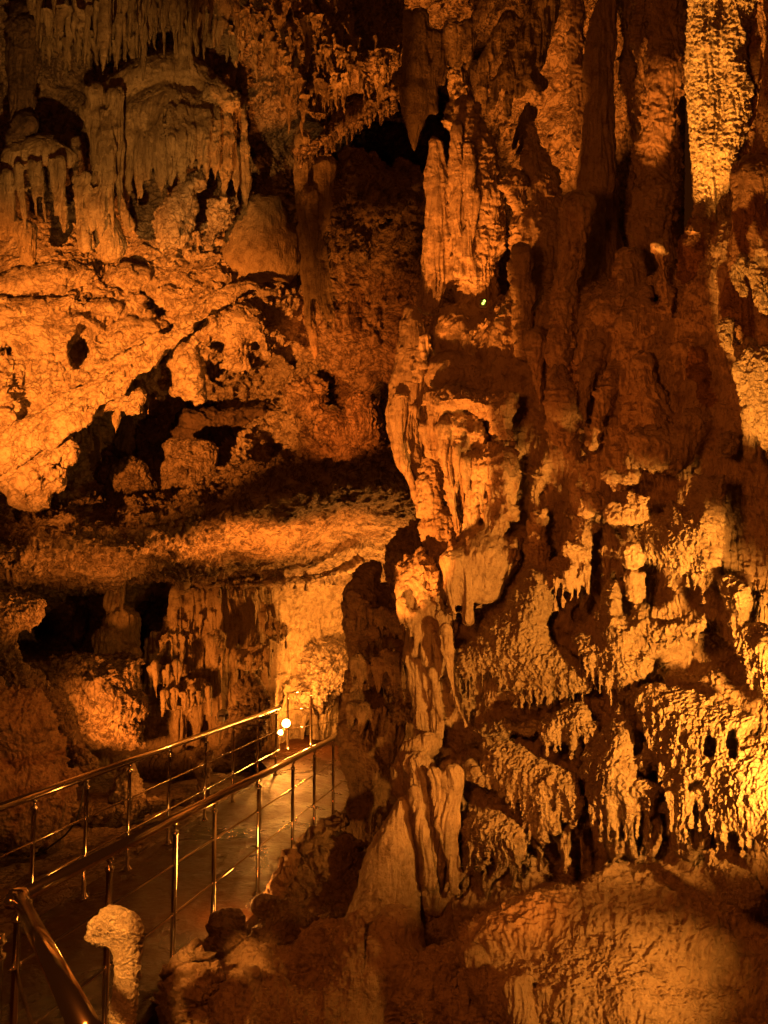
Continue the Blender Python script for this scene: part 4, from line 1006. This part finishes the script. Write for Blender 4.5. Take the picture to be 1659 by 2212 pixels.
HP('leftwall', 'wall', 'plate', '-260,120 0,190 200,200 340,230 470,320 640,290 740,310 700,390 560,478 400,605 200,735 0,850 -260,960', d=10.3, T=40, w=60, k=10)
H.cut('345,400,56;330,460,30', d=10.2, k=10, ss=3); H.cut('365,325,26', d=10.2, k=8, ss=3); H.cut('20,410,40', d=10.2, k=10, ss=3); H.cut('80,270,40', d=10.4, k=12, ss=1.5)
H.cut('640,190,40;690,240,44;600,150,24', d=10.6, k=10, ss=4); H.cut('800,160,44', d=10.6, k=8, ss=2)
for t, dd in (('285,250 340,235 402,268 465,322 412,365 390,312 340,282 298,305', 10.2), ('-80,300 0,245 60,198 150,186 262,178 332,158 342,200 232,242 120,262 30,302 -60,380', 10.25),
              ('440,110 478,48 560,28 642,58 655,130 592,152 520,142', 10.45), ('645,135 720,80 830,18 922,28 955,120 902,182 850,214 842,152 792,132 700,162', 10.4), ('780,185 830,180 842,205 800,210', 10.45),
              ('420,330 470,300 560,270 640,280 720,290 735,310 650,350 560,390 480,440 430,400', 10.25), ('-60,100 60,60 200,40 330,30 420,70 380,130 250,140 100,170 -60,190', 10.5), ('340,180 420,190 520,220 500,245 400,240', 10.2)):
    HP('leftwall', 'wall', 'plate', t, d=dd, T=30, w=24, k=5)
B('leftwall', 'wall', 'crag', '650,500,80;690,560,60', d=10.9)
for k, (t, dd) in enumerate((('615,690,90,10', 10.4), ('500,760,120,22', 10.4), ('640,700,70,8', 10.4), ('400,860,220,18', 12.0), ('440,900,200,16', 12.0), ('360,820,120,10', 12.0))):
    H.fringe(f'small_{k}', 'rock', 'flutes', t, d=dd)
# dim boulders in the hollow
B('dimblock', 'rock', 'flutes', '560,960,100;600,1020,90;500,1040,60', d=12.6); B('dimblock', 'rock', 'rough', '700,1080,80;640,1120,60', d=12.0)
B('dimboulder', 'rock', 'rough', '800,940,130;860,900,100;760,860,60', d=12.2); B('dimboulder', 'rock', 'rough', '830,1060,110', d=12.2)
B('dimslab', 'rock', 'tier', '850,760,90;1000,740,90;1150,720,60', d=14.2)
B('dimcols', 'shaft', 'flutes', '400,780,30;400,1000,34;390,1150,30', d=13.5); B('dimcols', 'shaft', 'flutes', '540,720,40;540,850,40', d=14.0)
# middle wall
B('wall', 'wall', 'crag', '1320,610,90', d=11.2); B('wall', 'wall', 'tier', '1560,650,70;1620,780,60', d=10.6); B('wall', 'wall', 'tier', '1450,760,90;1600,850,60', d=11.0)
B('ledge', 'ledge', 'plate', '1080,910,24;1130,920,16', d=10.7)
# ---- lower left (crop 5)
H.frame(0, 1106, 2)
B('ledge', 'ledge', 'flutes', '220,60,30;215,140,26;300,230,30;400,270,26,10.4', d=9.5); B('ledge', 'ledge', 'crag', '-60,170,50;120,160,44;220,130,30', d=9.2)
B('ledge', 'ledge', 'flutes', '430,60,26;470,150,26;510,260,20,10.6', d=9.7); B('ledge', 'ledge', 'flutes', '560,20,26;590,130,22;610,250,18,10.6', d=9.8)
B('ledge', 'ledge', 'plate', '760,270,16;900,310,18;1050,320,16;1200,300,16;1400,275,18;1560,220,18', d=11.3)
B('ledge', 'ledge', 'plate', '790,320,30;790,345,16', d=11.2)
B('backcol', 'shaft', 'flutes', '500,300,50;490,400,44;500,440,40;530,480,80;540,560,70', d=11.8); B('backcol', 'foot', 'flutes', '470,560,70;460,610,60', d=11.6); B('backcol', 'tooth', 'flutes', '525,340,24;525,420,12', d=11.4)
B('backcol', 'foot', 'flutes', '560,620,60;570,680,24', d=11.5)
B('thinback', 'shaft', 'flutes', '375,290,24;365,400,16;350,460,30;330,560,30', d=14.5)
H.fringe('thinback', 'stalactite', 'flutes', '240,360,80,14;280,380,90,14;320,350,70,12', d=14)
rg = random.Random(33)
for u in list(range(640, 1165, 34)) + list(range(1320, 1480, 40)):
    u += rg.uniform(-12, 12); top = 340 if u > 760 else 420 + (760 - u) * 1.2
    if u > 1230: dd = 13.2
    else: dd = 11.9 - .35 * math.sin((u - 640) / 590 * math.pi)
    r = rg.uniform(16, 34)
    B('lowwall', 'drape', 'flutes', f'{u},{top},{r};{u+rg.uniform(-14,14)},{top+180},{r*1.15};{u+rg.uniform(-18,18)},{rg.uniform(760,860)},{r*1.1};{u+rg.uniform(-20,20)},1010,{r*1.2}', d=dd, dz=rg.uniform(-12, 12), k=4)
for t, dd in (('800,470,60;880,430,50', 11.6), ('720,560,50;800,540,50', 11.5), ('930,560,40;935,640,30', 11.1), ('1060,640,50;1130,620,50', 11.2), ('760,800,60;860,780,60', 11.2), ('1160,440,44;1200,520,40', 11.4), ('680,700,50;760,680,40', 11.3)):
    B('lowwall', 'drape', 'flute', t, d=dd, k=14, ss=.6)
    q = [[float(x) for x in p.split(',')] for p in t.split(';')]
    H.teeth('lowwall', 'drape', 'flutes', f'{q[0][0]-q[0][2]},{q[0][1]+q[0][2]*.5};{q[1][0]+q[1][2]},{q[1][1]+q[1][2]*.5}', 6, dd - .22, (30, 80), (9, 16), 3, seed=int(q[0][0]))
H.teeth('ledge', 'ledge', 'flutes', '860,330;1000,330;1200,310;1460,290', 22, 11.35, (16, 50), (8, 15), 4, seed=3)
H.cut('1260,700,20;1250,640,20', d=12, k=8, ss=2); H.cut('700,980,28;710,900,14', d=10.9, k=8, ss=3)
B('alcove', 'rock', 'pop', '1380,640,120;1350,760,110;1440,700,80', d=13.0)
B('rockblock', 'rock', 'rough', '1060,760,60;1120,830,50;1070,900,70', d=10.7); B('rockblock', 'rock', 'rough', '1080,960,80;1020,1040,60', d=10.6); B('rockblock', 'rock', 'plate', '1090,740,40;1140,800,26', d=10.6)
H.poly('midblock', 'rock', 'drip', '90,640 220,620 400,610 560,610 608,640 600,760 612,900 606,1000 560,1040 420,1030 330,1010 290,900 230,800 150,720', d=11.0, T=70, w=60, k=20)
B('midblock', 'rock', 'pop', '470,960,60;560,960,40;400,960,40', d=10.7)
H.cut('470,1060,44;530,1050,30', d=10.3, k=8, ss=3)

# ================================================================== rocks beside the walkway
K = Field('low', (-150, 790), (1240, 2330), (3.0, 11.5), float(4.0))
C = K.add
K.frame(0, 1106, 2)
C('leftledge', 'rock', 'pop', '-150,420,140;0,440,110;110,420,70;160,400,30', d=9.0); C('leftledge', 'rock', 'rough', '0,560,70;40,620,50', d=9.0)
C('leftslope', 'rock', 'rough', '0,640,60;120,720,60;230,820,60;300,950,60;360,1080,60', d=8.6); C('leftslope', 'rock', 'crag', '260,900,16;330,1000,14;380,1090,14', d=8.2)
C('darkboulder', 'rock', 'crag', '-100,920,220;60,960,200;180,1040,130', d=8.0); C('darkboulder', 'rock', 'rough', '120,1200,150;60,1350,140;-60,1250,200', d=7.6)
C('darkboulder', 'rock', 'rough', '290,1150,60;260,1250,70;200,1400,60', d=7.9)
C('palestone', 'rock', 'crag', '880,1070,46;890,1100,40;870,1040,30', d=9.9)
K.frame(0, 1659, 2)
C('conestone', 'rock', 'rough', '555,-10,30;550,60,55;550,130,75;560,170,80', d=9.2, sv=1)
C('blockstone', 'rock', 'rough', '875,10,32;870,80,30;868,150,34', d=9.3)
C('lowrock', 'rock', 'rough', '330,190,70;480,210,60;650,170,60;780,150,40', d=9.0, sv=.6)
# foreground rocks right of the walkway
C('redblock', 'rock', 'rough', '1240,400,46;1215,470,50;1190,520,40', d=5.35)
C('darkrock', 'rock', 'crag', '1380,350,80;1440,420,120;1480,560,150;1350,520,110;1300,480,70;1500,330,60', d=5.5)
C('darkrock', 'rock', 'crag', '1420,250,40;1480,230,50', d=6.0)
C('bumprock', 'rock', 'smooth', '1140,600,50;1180,610,40', d=5.1); C('bumprock', 'rock', 'rough', '1250,680,110;1200,760,120;1330,700,100', d=4.9)
C('hollowrock', 'rock', 'rough', '960,690,60;1010,660,36;990,740,80', d=4.75); C('hollowrock', 'rock', 'crag', '900,790,40;1000,800,80;1060,860,100', d=4.6)
C('foreground', 'rock', 'crag', '830,950,120;760,1060,100;700,1200,120', d=4.1); C('foreground', 'rock', 'rough', '1000,1000,170;1150,900,150;1300,950,180;1450,800,150', d=4.5)
C('foreground', 'rock', 'rough', '1050,1150,260;1350,1200,260;1500,1000,180;1600,700,120', d=4.2)
C('foreground', 'rock', 'rough', '1090,900,30;1080,1060,40;1050,1200,50', d=4.0)
K.poly('chip', 'rock', 'fine', '685,895 720,850 762,800 830,745 858,728 852,762 836,790 862,800 900,798 942,786 932,812 890,832 850,832 800,852 740,882 700,908', d=4.0, T=16, w=10, k=3, tilt=-.6)

# ================================================================== walkway, ground
import bmesh
def VP(u, v, d): return Vector(P(u, v, d))
RH = 0.95
def right_rail(d): return VP(1106 - 3240 / d, 1400 + 1638 / d, d)
def left_rail(d): return VP(1106 - 5321 / d, 1348 + 1907 / d, d)
DOWN = Vector((0, 0, -1))
def build(name, bm, mat, parent=None, smooth=True):
    me = bpy.data.meshes.new(name); bm.normal_update(); bm.to_mesh(me); bm.free()
    if smooth: me.polygons.foreach_set('use_smooth', np.ones(len(me.polygons), bool))
    me.materials.append(mat); return link(name, me, parent)
def tube(bm, pts, r, n=16, cap=True):
    pts = [Vector(p) for p in pts]; rs = r if isinstance(r, (list, tuple)) else [r] * len(pts)
    rings = []; t0 = (pts[1] - pts[0]).normalized()
    up = Vector((0, 0, 1)) if abs(t0.z) < .9 else Vector((1, 0, 0))
    for i, p in enumerate(pts):
        t = ((pts[min(i + 1, len(pts) - 1)] - pts[max(i - 1, 0)])).normalized()
        x = t.cross(up).normalized(); y = x.cross(t)
        rings.append([bm.verts.new(p + (x * math.cos(2 * math.pi * k / n) + y * math.sin(2 * math.pi * k / n)) * rs[i]) for k in range(n)])
    for a, b in zip(rings[:-1], rings[1:]):
        for k in range(n): bm.faces.new((a[k], a[(k + 1) % n], b[(k + 1) % n], b[k]))
    if cap: bm.faces.new(rings[0][::-1]); bm.faces.new(rings[-1])
def lathe(bm, base, axis, prof, n=16):
    axis = Vector(axis).normalized(); base = Vector(base)
    x = axis.cross(Vector((1, 0, 0)) if abs(axis.x) < .9 else Vector((0, 1, 0))).normalized(); y = axis.cross(x)
    rings = [[bm.verts.new(base + axis * h + (x * math.cos(2 * math.pi * k / n) + y * math.sin(2 * math.pi * k / n)) * max(r, 1e-4)) for k in range(n)] for r, h in prof]
    for a, b in zip(rings[:-1], rings[1:]):
        for k in range(n): bm.faces.new((a[k], a[(k + 1) % n], b[(k + 1) % n], b[k]))
    bm.faces.new(rings[0][::-1]); bm.faces.new(rings[-1])
# deck centre lines, extended past both ends, then bending away to the left at the far lamp
edgeL = [left_rail(d) + DOWN * RH for d in np.linspace(3.2, 10.6, 24)]
edgeR = [right_rail(d) + DOWN * RH for d in np.linspace(2.2, 10.2, 24)]
def deck_grid():
    bm = bmesh.new(); rows = []
    nw = 150
    for i in range(24):
        a = edgeL[i] + (edgeL[i] - edgeR[i]).normalized() * .12; b = edgeR[i] + (edgeR[i] - edgeL[i]).normalized() * .12
        rows.append((a, b))
    # landing beyond the posts
    zf = (rows[-1][0].z + rows[-1][1].z) / 2
    rows.append((VP(560, 1600, 11.6), VP(760, 1600, 11.0))); rows.append((VP(560, 1590, 12.6), VP(790, 1590, 12.4))); rows.append((VP(560, 1580, 13.4), VP(800, 1580, 13.4)))
    for k in (-3, -2, -1):
        for p in rows[k]: p.z = zf - .03
    fine = []
    for (a0, b0), (a1, b1) in zip(rows[:-1], rows[1:]):
        for s in range(10):
            t = s / 10; fine.append((a0.lerp(a1, t), b0.lerp(b1, t)))
    fine.append(rows[-1])
    pts = np.array([[list(a.lerp(b, j / nw)) for j in range(nw + 1)] for a, b in fine])
    q = pts.reshape(-1, 3)
    q[:, 2] += .012 * vnoise((q * 2.2).astype(np.float32)) + .006 * vnoise((q * 9).astype(np.float32)) + .0035 * vnoise((q * 24).astype(np.float32)) - .004 * np.abs(vnoise((q * 15 + 7).astype(np.float32)))
    vs = [bm.verts.new(p) for p in q]
    m = nw + 1
    for i in range(len(fine) - 1):
        for j in range(nw):
            bm.faces.new((vs[i * m + j], vs[i * m + j + 1], vs[(i + 1) * m + j + 1], vs[(i + 1) * m + j]))
    # kerb sides
    for j in (0, nw):
        low = [bm.verts.new((vs[i * m + j].co.x, vs[i * m + j].co.y, vs[i * m + j].co.z - .25)) for i in range(len(fine))]
        for i in range(len(fine) - 1):
            f = (vs[i * m + j], vs[(i + 1) * m + j], low[i + 1], low[i])
            bm.faces.new(f if j == 0 else f[::-1])
    return bm
o = build('walkway', deck_grid(), WET); tag(o, kind='structure')
def ground():
    bm = bmesh.new(); n = 160
    xs = np.linspace(-7.5, 4.5, n); ys = np.linspace(1.4, 15.5, n)
    X, Y = np.meshgrid(xs, ys, indexing='ij')
    base = -2.45 - (Y - 3.5) * .083 - .16
    q = np.stack([X, Y, base], -1).reshape(-1, 3).astype(np.float32)
    q[:, 2] += .10 * vnoise(q * 1.1) + .05 * vnoise(q * 3.1 + 5) + .025 * vnoise(q * 8 + 9) - .10
    vs = [bm.verts.new(p) for p in q.tolist()]
    for i in range(n - 1):
        for j in range(n - 1):
            bm.faces.new((vs[i * n + j], vs[(i + 1) * n + j], vs[(i + 1) * n + j + 1], vs[i * n + j + 1]))
    return bm
o = build('cave_floor', ground(), ROCK['far']); tag(o, kind='structure')

# ================================================================== handrails
def post(parent, top, h, base=True, r=.016):
    """steel post with collar at the rail and a base flange"""
    bm = bmesh.new()
    prof = [(.045, 0), (.045, .006), (.03, .012), (.026, .03), (r, .034), (r, h - .10), (r + .006, h - .098), (r + .008, h - .09), (r + .008, h - .082), (.011, h - .075), (.011, h - .05), (.022, h - .042), (.024, h - .032), (.016, h - .022), (.016, h - .005)]
    lathe(bm, top + DOWN * h, (0, 0, 1), prof, 16)
    return build('post', bm, STEEL, parent)
def rod(parent, a, b, clamps):
    bm = bmesh.new(); tube(bm, [a, b], .0075, 10)
    dr = (b - a).normalized()
    for c in clamps:
        lathe(bm, c - dr * .028, dr, [(.006, 0), (.013, .004), (.015, .012), (.010, .02), (.010, .036), (.015, .044), (.013, .052), (.006, .056)], 10)
    return build('rod', bm, STEEL, parent)
def handrail(label, fn, ds, d0, d1, hrods, rr=.030, cat='handrail'):
    base = fn(ds[0]) + DOWN * RH
    root = link('handrail', None); root.location = base
    tag(root, label, cat)
    L = lambda p: p - base
    bm = bmesh.new(); tube(bm, [L(fn(d)) for d in (d0, d1)], rr, 24)
    ax = (fn(d0) - fn(d1)).normalized()
    for p, s in ((fn(d0), 1), (fn(d1), -1)):
        lathe(bm, L(p) - ax * .02 * s, ax * s, [(rr, 0), (rr + .004, .004), (rr + .004, .02), (rr, .026), (rr * .9, .04), (rr * .5, .052), (.002, .056)], 24)
    build('rail', bm, STEEL, root)
    for d in ds: post(root, L(fn(d)) , RH)
    for hr in hrods:
        a, b = fn(d0) + DOWN * hr, fn(d1) + DOWN * hr
        rod(root, L(a), L(b), [L(fn(d) + DOWN * hr) for d in ds])
    return root
RDS = [3.04, 3.73, 4.46, 5.05, 5.93, 6.85, 7.60, 8.4]
handrail('thick steel handrail nearer the viewer running to the dark column', right_rail, RDS, 3.0, 9.4, (.28, .58))
LDS = [4.0, 4.55, 5.16, 5.80, 6.45, 7.2, 8.05, 8.85, 9.7, 10.45]
handrail('steel handrail along the far side of the walkway ending by the floodlight', left_rail, LDS, 3.3, 10.6, (.33, .62))
# return rail climbing towards the viewer
A0, A1 = right_rail(3.04), VP(192, 2235, 1.42)
base = A0 + DOWN * 1.4
root = link('handrail', None); root.location = base; tag(root, 'closest steel handrail sloping down from the ball joint past the viewer', 'handrail')
bm = bmesh.new(); tube(bm, [A0 - base, A1 - base], .028, 28); build('rail', bm, STEEL, root)
bm = bmesh.new(); lathe(bm, A0 - base + Vector((-.045, -.02, .0)), Vector((1, .35, 0)), [(.02, 0), (.036, .012), (.042, .03), (.042, .06), (.036, .078), (.02, .09)], 20); build('ball_joint', bm, STEEL, root)
dv = A1 - A0
for hr in (.30, .60):
    a = A0 + DOWN * hr; b = A1 + DOWN * hr
    rod(root, a - base, b - base, [a + dv * .5 - base])
pf = VP(0, 2015, 2.75)
post(root, pf - base, 1.2, r=.016)
# short railing beyond the floodlight
def far_rail(t): return VP(622, 1497, 12.4).lerp(VP(672, 1490, 12.6), t)
base = far_rail(0) + DOWN * RH
root = link('handrail', None); root.location = base; tag(root, 'short thin railing in the yellow lit alcove behind the floodlight', 'handrail')
bm = bmesh.new(); tube(bm, [far_rail(-.05) - base, far_rail(1.05) - base], .024, 12); build('rail', bm, STEEL, root)
for t in (0, 1): post(root, far_rail(t) - base, RH, r=.02)
for hr in (.30, .62):
    rod(root, far_rail(-.05) + DOWN * hr - base, far_rail(1.9) + DOWN * hr - base, [far_rail(0) + DOWN * hr - base])

# ================================================================== lamps one can see
def floodlight(label, pos, aim, lit, scale=1.0):
    root = link('floodlight', None); root.location = pos; tag(root, label, 'floodlight')
    m = (Vector(aim) - Vector(pos)).to_track_quat('-Y', 'Z').to_matrix().to_4x4() @ Matrix.Scale(scale, 4)
    ax = m.to_3x3() @ Vector((0, -1, 0))
    bm = bmesh.new(); lathe(bm, m @ Vector((0, .09, 0)), ax, [(q * scale, t * scale) for q, t in ((.045, -.05), (.05, 0), (.08, .02), (.115, .07), (.125, .10), (.125, .115), (.115, .118))], 20)
    for k in range(6):
        bmesh.ops.create_cube(bm, size=1, matrix=m @ Matrix.Translation((-.05 + .02 * k, .11, 0)) @ Matrix.Diagonal((.006, .05, .12, 1)))
    build('housing', bm, LAMPBODY, root, False)
    bm = bmesh.new(); lathe(bm, m @ Vector((0, -.028, 0)), ax, [(.11 * scale, 0), (.11 * scale, .006 * scale), (.08 * scale, .018 * scale), (.03 * scale, .024 * scale)], 24)
    build('glass', bm, GLOW if lit else LAMPBODY, root)
    bm = bmesh.new(); tube(bm, [m @ Vector((-.14, .03, 0)), m @ Vector((-.14, .03, -.16)), m @ Vector((.14, .03, -.16)), m @ Vector((.14, .03, 0))], .008 * scale, 8); build('bracket', bm, LAMPBODY, root)
    return root
LP = VP(618, 1562, 11.8)
floodlight('glaring lit floodlight on the wet landing at the walkway end', LP, VP(640, 1700, 8.5), True, .6)
floodlight('second small floodlight lying low beside the glaring one', VP(606, 1582, 11.75), VP(560, 1640, 9.5), True, .36)
floodlight('small unlit floodlight behind the far side handrail', VP(482, 1546, 10.9), VP(520, 1480, 12), False, .8)
# green indicator
root = link('indicator_light', None); root.location = VP(1045, 652, 5.15); tag(root, 'tiny glowing green indicator light on the shaded rock', 'indicator light')
bm = bmesh.new(); bmesh.ops.create_cube(bm, size=1, matrix=Matrix.Diagonal((.05, .03, .06, 1))); bmesh.ops.bevel(bm, geom=bm.edges[:], offset=.006, segments=2, affect='EDGES'); b1 = build('housing', bm, BLACK, root, False); b1.location = (0, .03, 0)
for k, (dx, dz) in enumerate(((-.004, -.008), (.006, .010))):
    bm = bmesh.new(); bmesh.ops.create_icosphere(bm, subdivisions=2, radius=.009, matrix=Matrix.Translation((dx, .01, dz))); build('diode', bm, LED, root)
# cable behind the railing
bm = bmesh.new(); cpth = [(182, 1690, 7.4), (176, 1735, 7.35), (165, 1775, 7.3), (140, 1805, 7.3), (100, 1835, 7.3), (60, 1850, 7.35)]
tube(bm, [VP(*c) for c in cpth], .010, 8); o = build('cable', bm, BLACK); tag(o, 'black cable hanging down the dark boulder behind the railing', 'cable')

# ================================================================== pale broken stalagmite by the near handrail
def hook_stone():
    f = Field('hook', (150, 330), (1930, 2330), (2.4, 3.9), 3.0)
    f.frame(0, 1659, 2)
    f.add('hook', 'rock', 'ripple', '545,1330,70;535,1100,60;540,950,58;548,860,56;545,780,64;545,720,72', d=2.95, k=14)
    f.add('hook', 'rock', 'ripple', '545,690,70;480,670,72;420,690,50;390,735,26', d=2.95, k=14)
    f.add('hook', 'rock', 'ripple', '480,740,50;430,745,30', d=2.95, k=14)
    f.add('hook', 'rock', 'ripple', '470,625,30;560,650,40', d=2.95, k=14)
    emit_field(f)
T('hook', 'stalagmite', 'palehook', 'pale hook topped stone stump closest to the near handrail', 'stalagmite')
ROCK['palehook'] = rock('pale_broken_stone', (.66, .60, .46), (.56, .50, .36), (.33, .26, .16), .7, 1.4, crevice=.1)
hook_stone()

# ================================================================== stalactites hanging free from the roof
def stalactite_mesh(ln, r, seed, flare=False, knots=14, n=10):
    rg = np.random.default_rng(seed)
    zs = np.linspace(0, 1, knots); ring = np.linspace(0, 2 * np.pi, n, endpoint=False)
    rad = r * ((.9 if flare else .25) * np.exp(-zs * 9) + .95 * (1 - zs) ** .55 * (1 - .35 * zs) + .03)
    rad *= 1 + .16 * rg.standard_normal(knots) * (1 - zs * .4)
    bend = np.cumsum(rg.standard_normal((knots, 2)) * r * .12, 0)
    lob = 1 + .14 * np.cos(3 * ring + rg.uniform(0, 6)) + .08 * np.cos(5 * ring + rg.uniform(0, 6))
    co = np.stack([np.cos(ring)[None] * rad[:, None] * lob + bend[:, :1], np.sin(ring)[None] * rad[:, None] * lob + bend[:, 1:], -zs[:, None] * ln + 0 * ring[None]], -1).reshape(-1, 3)
    co += rg.standard_normal(co.shape) * r * .06
    q = [(i * n + k, (i + 1) * n + k, (i + 1) * n + (k + 1) % n, i * n + (k + 1) % n) for i in range(knots - 1) for k in range(n)]
    me = bpy.data.meshes.new('stalactite'); me.from_pydata(co.tolist(), [], q + [tuple(range((knots - 1) * n, knots * n))])
    me.polygons.foreach_set('use_smooth', np.ones(len(me.polygons), bool)); return me
def hang(u, v, ln, r, d, mat, label, group, seed):
    """u, v of the root; ln and r in the same units"""
    me = stalactite_mesh(ln / F * d, r / F * d, seed); me.materials.append(mat)
    o = link('stalactite', me); o.location = VP(u, v, d); o.rotation_euler = (random.uniform(-.05, .05), random.uniform(-.05, .05), 0)
    tag(o, label, 'stalactite', group); return o
rs = random.Random(5)
G1 = ('slender stalactite in the dim crowded cluster under the roof above the drapery', 'stalactites of the dim roof cluster')
i = 0
for u0, u1, v0, v1, n, l0, l1, r0, r1, d0, d1 in ((55, 480, -30, 40, 58, 60, 150, 6, 13, 9.0, 10.6), (90, 300, 60, 110, 16, 40, 90, 6, 11, 10.0, 10.8), (240, 460, -40, 0, 16, 60, 120, 5, 9, 8.8, 9.2)):
    for k in range(n):
        u = u0 + (u1 - u0) * (k + rs.random()) / n
        hang(u, rs.uniform(v0, v1), rs.uniform(l0, l1), rs.uniform(r0, r1), rs.uniform(d0, d1), ROCK['farflow'], *G1, 100 + i); i += 1
for u, v, ln, r, d in ((428, -20, 115, 9, 8.9), (418, -20, 66, 10, 8.9), (362, -20, 90, 8, 8.9), (505, -15, 110, 10, 9.4), (480, 10, 85, 20, 9.6), (330, -20, 120, 11, 9.2), (300, -20, 130, 12, 9.4), (170, 0, 105, 12, 9.4)):
    hang(u, v, ln, r, d, ROCK['farflow'], 'longer pale stalactite at the lit front of the dim roof cluster', 'long stalactites at the front of the roof cluster', 500 + i); i += 1
G2 = ('small amber stalactite fringing the sloping roof between drapery and teardrop', 'small stalactites of the sloping roof')
for k in range(140):
    t = rs.random(); u = 490 + 350 * rs.random(); v = 20 + 190 * t + (u - 490) * .05
    if abs(u - 560) < 50 and v > 130: continue
    hang(u, v, rs.uniform(24, 70), rs.uniform(4.5, 9), 5 * math.exp((H.depth(u, v) - 26) / F), ROCK['farflow'], *G2, 900 + k)
for u, v, ln in ((612, 150, 80), (622, 215, 75), (648, 175, 70), (660, 210, 90), (700, 180, 60)):
    hang(u, v, ln, 8, 9.3, ROCK['farflow'], *G2, 1200 + u)
G3 = ('short tooth shaped stalactite on the slanting rim of the dark hollow', 'teeth on the rim of the hollow')
for k in range(26):
    t = (k + rs.random() * .7) / 26; u = 640 + 240 * t; v = 325 - 130 * t ** 1.2
    hang(u, v, rs.uniform(20, 48), rs.uniform(4, 7), 9.35 - .2 * t, ROCK['far'], *G3, 1500 + k)

emit_field(G)
emit_field(H)
emit_field(K)
print('script done', round(time.time() - T0, 1))
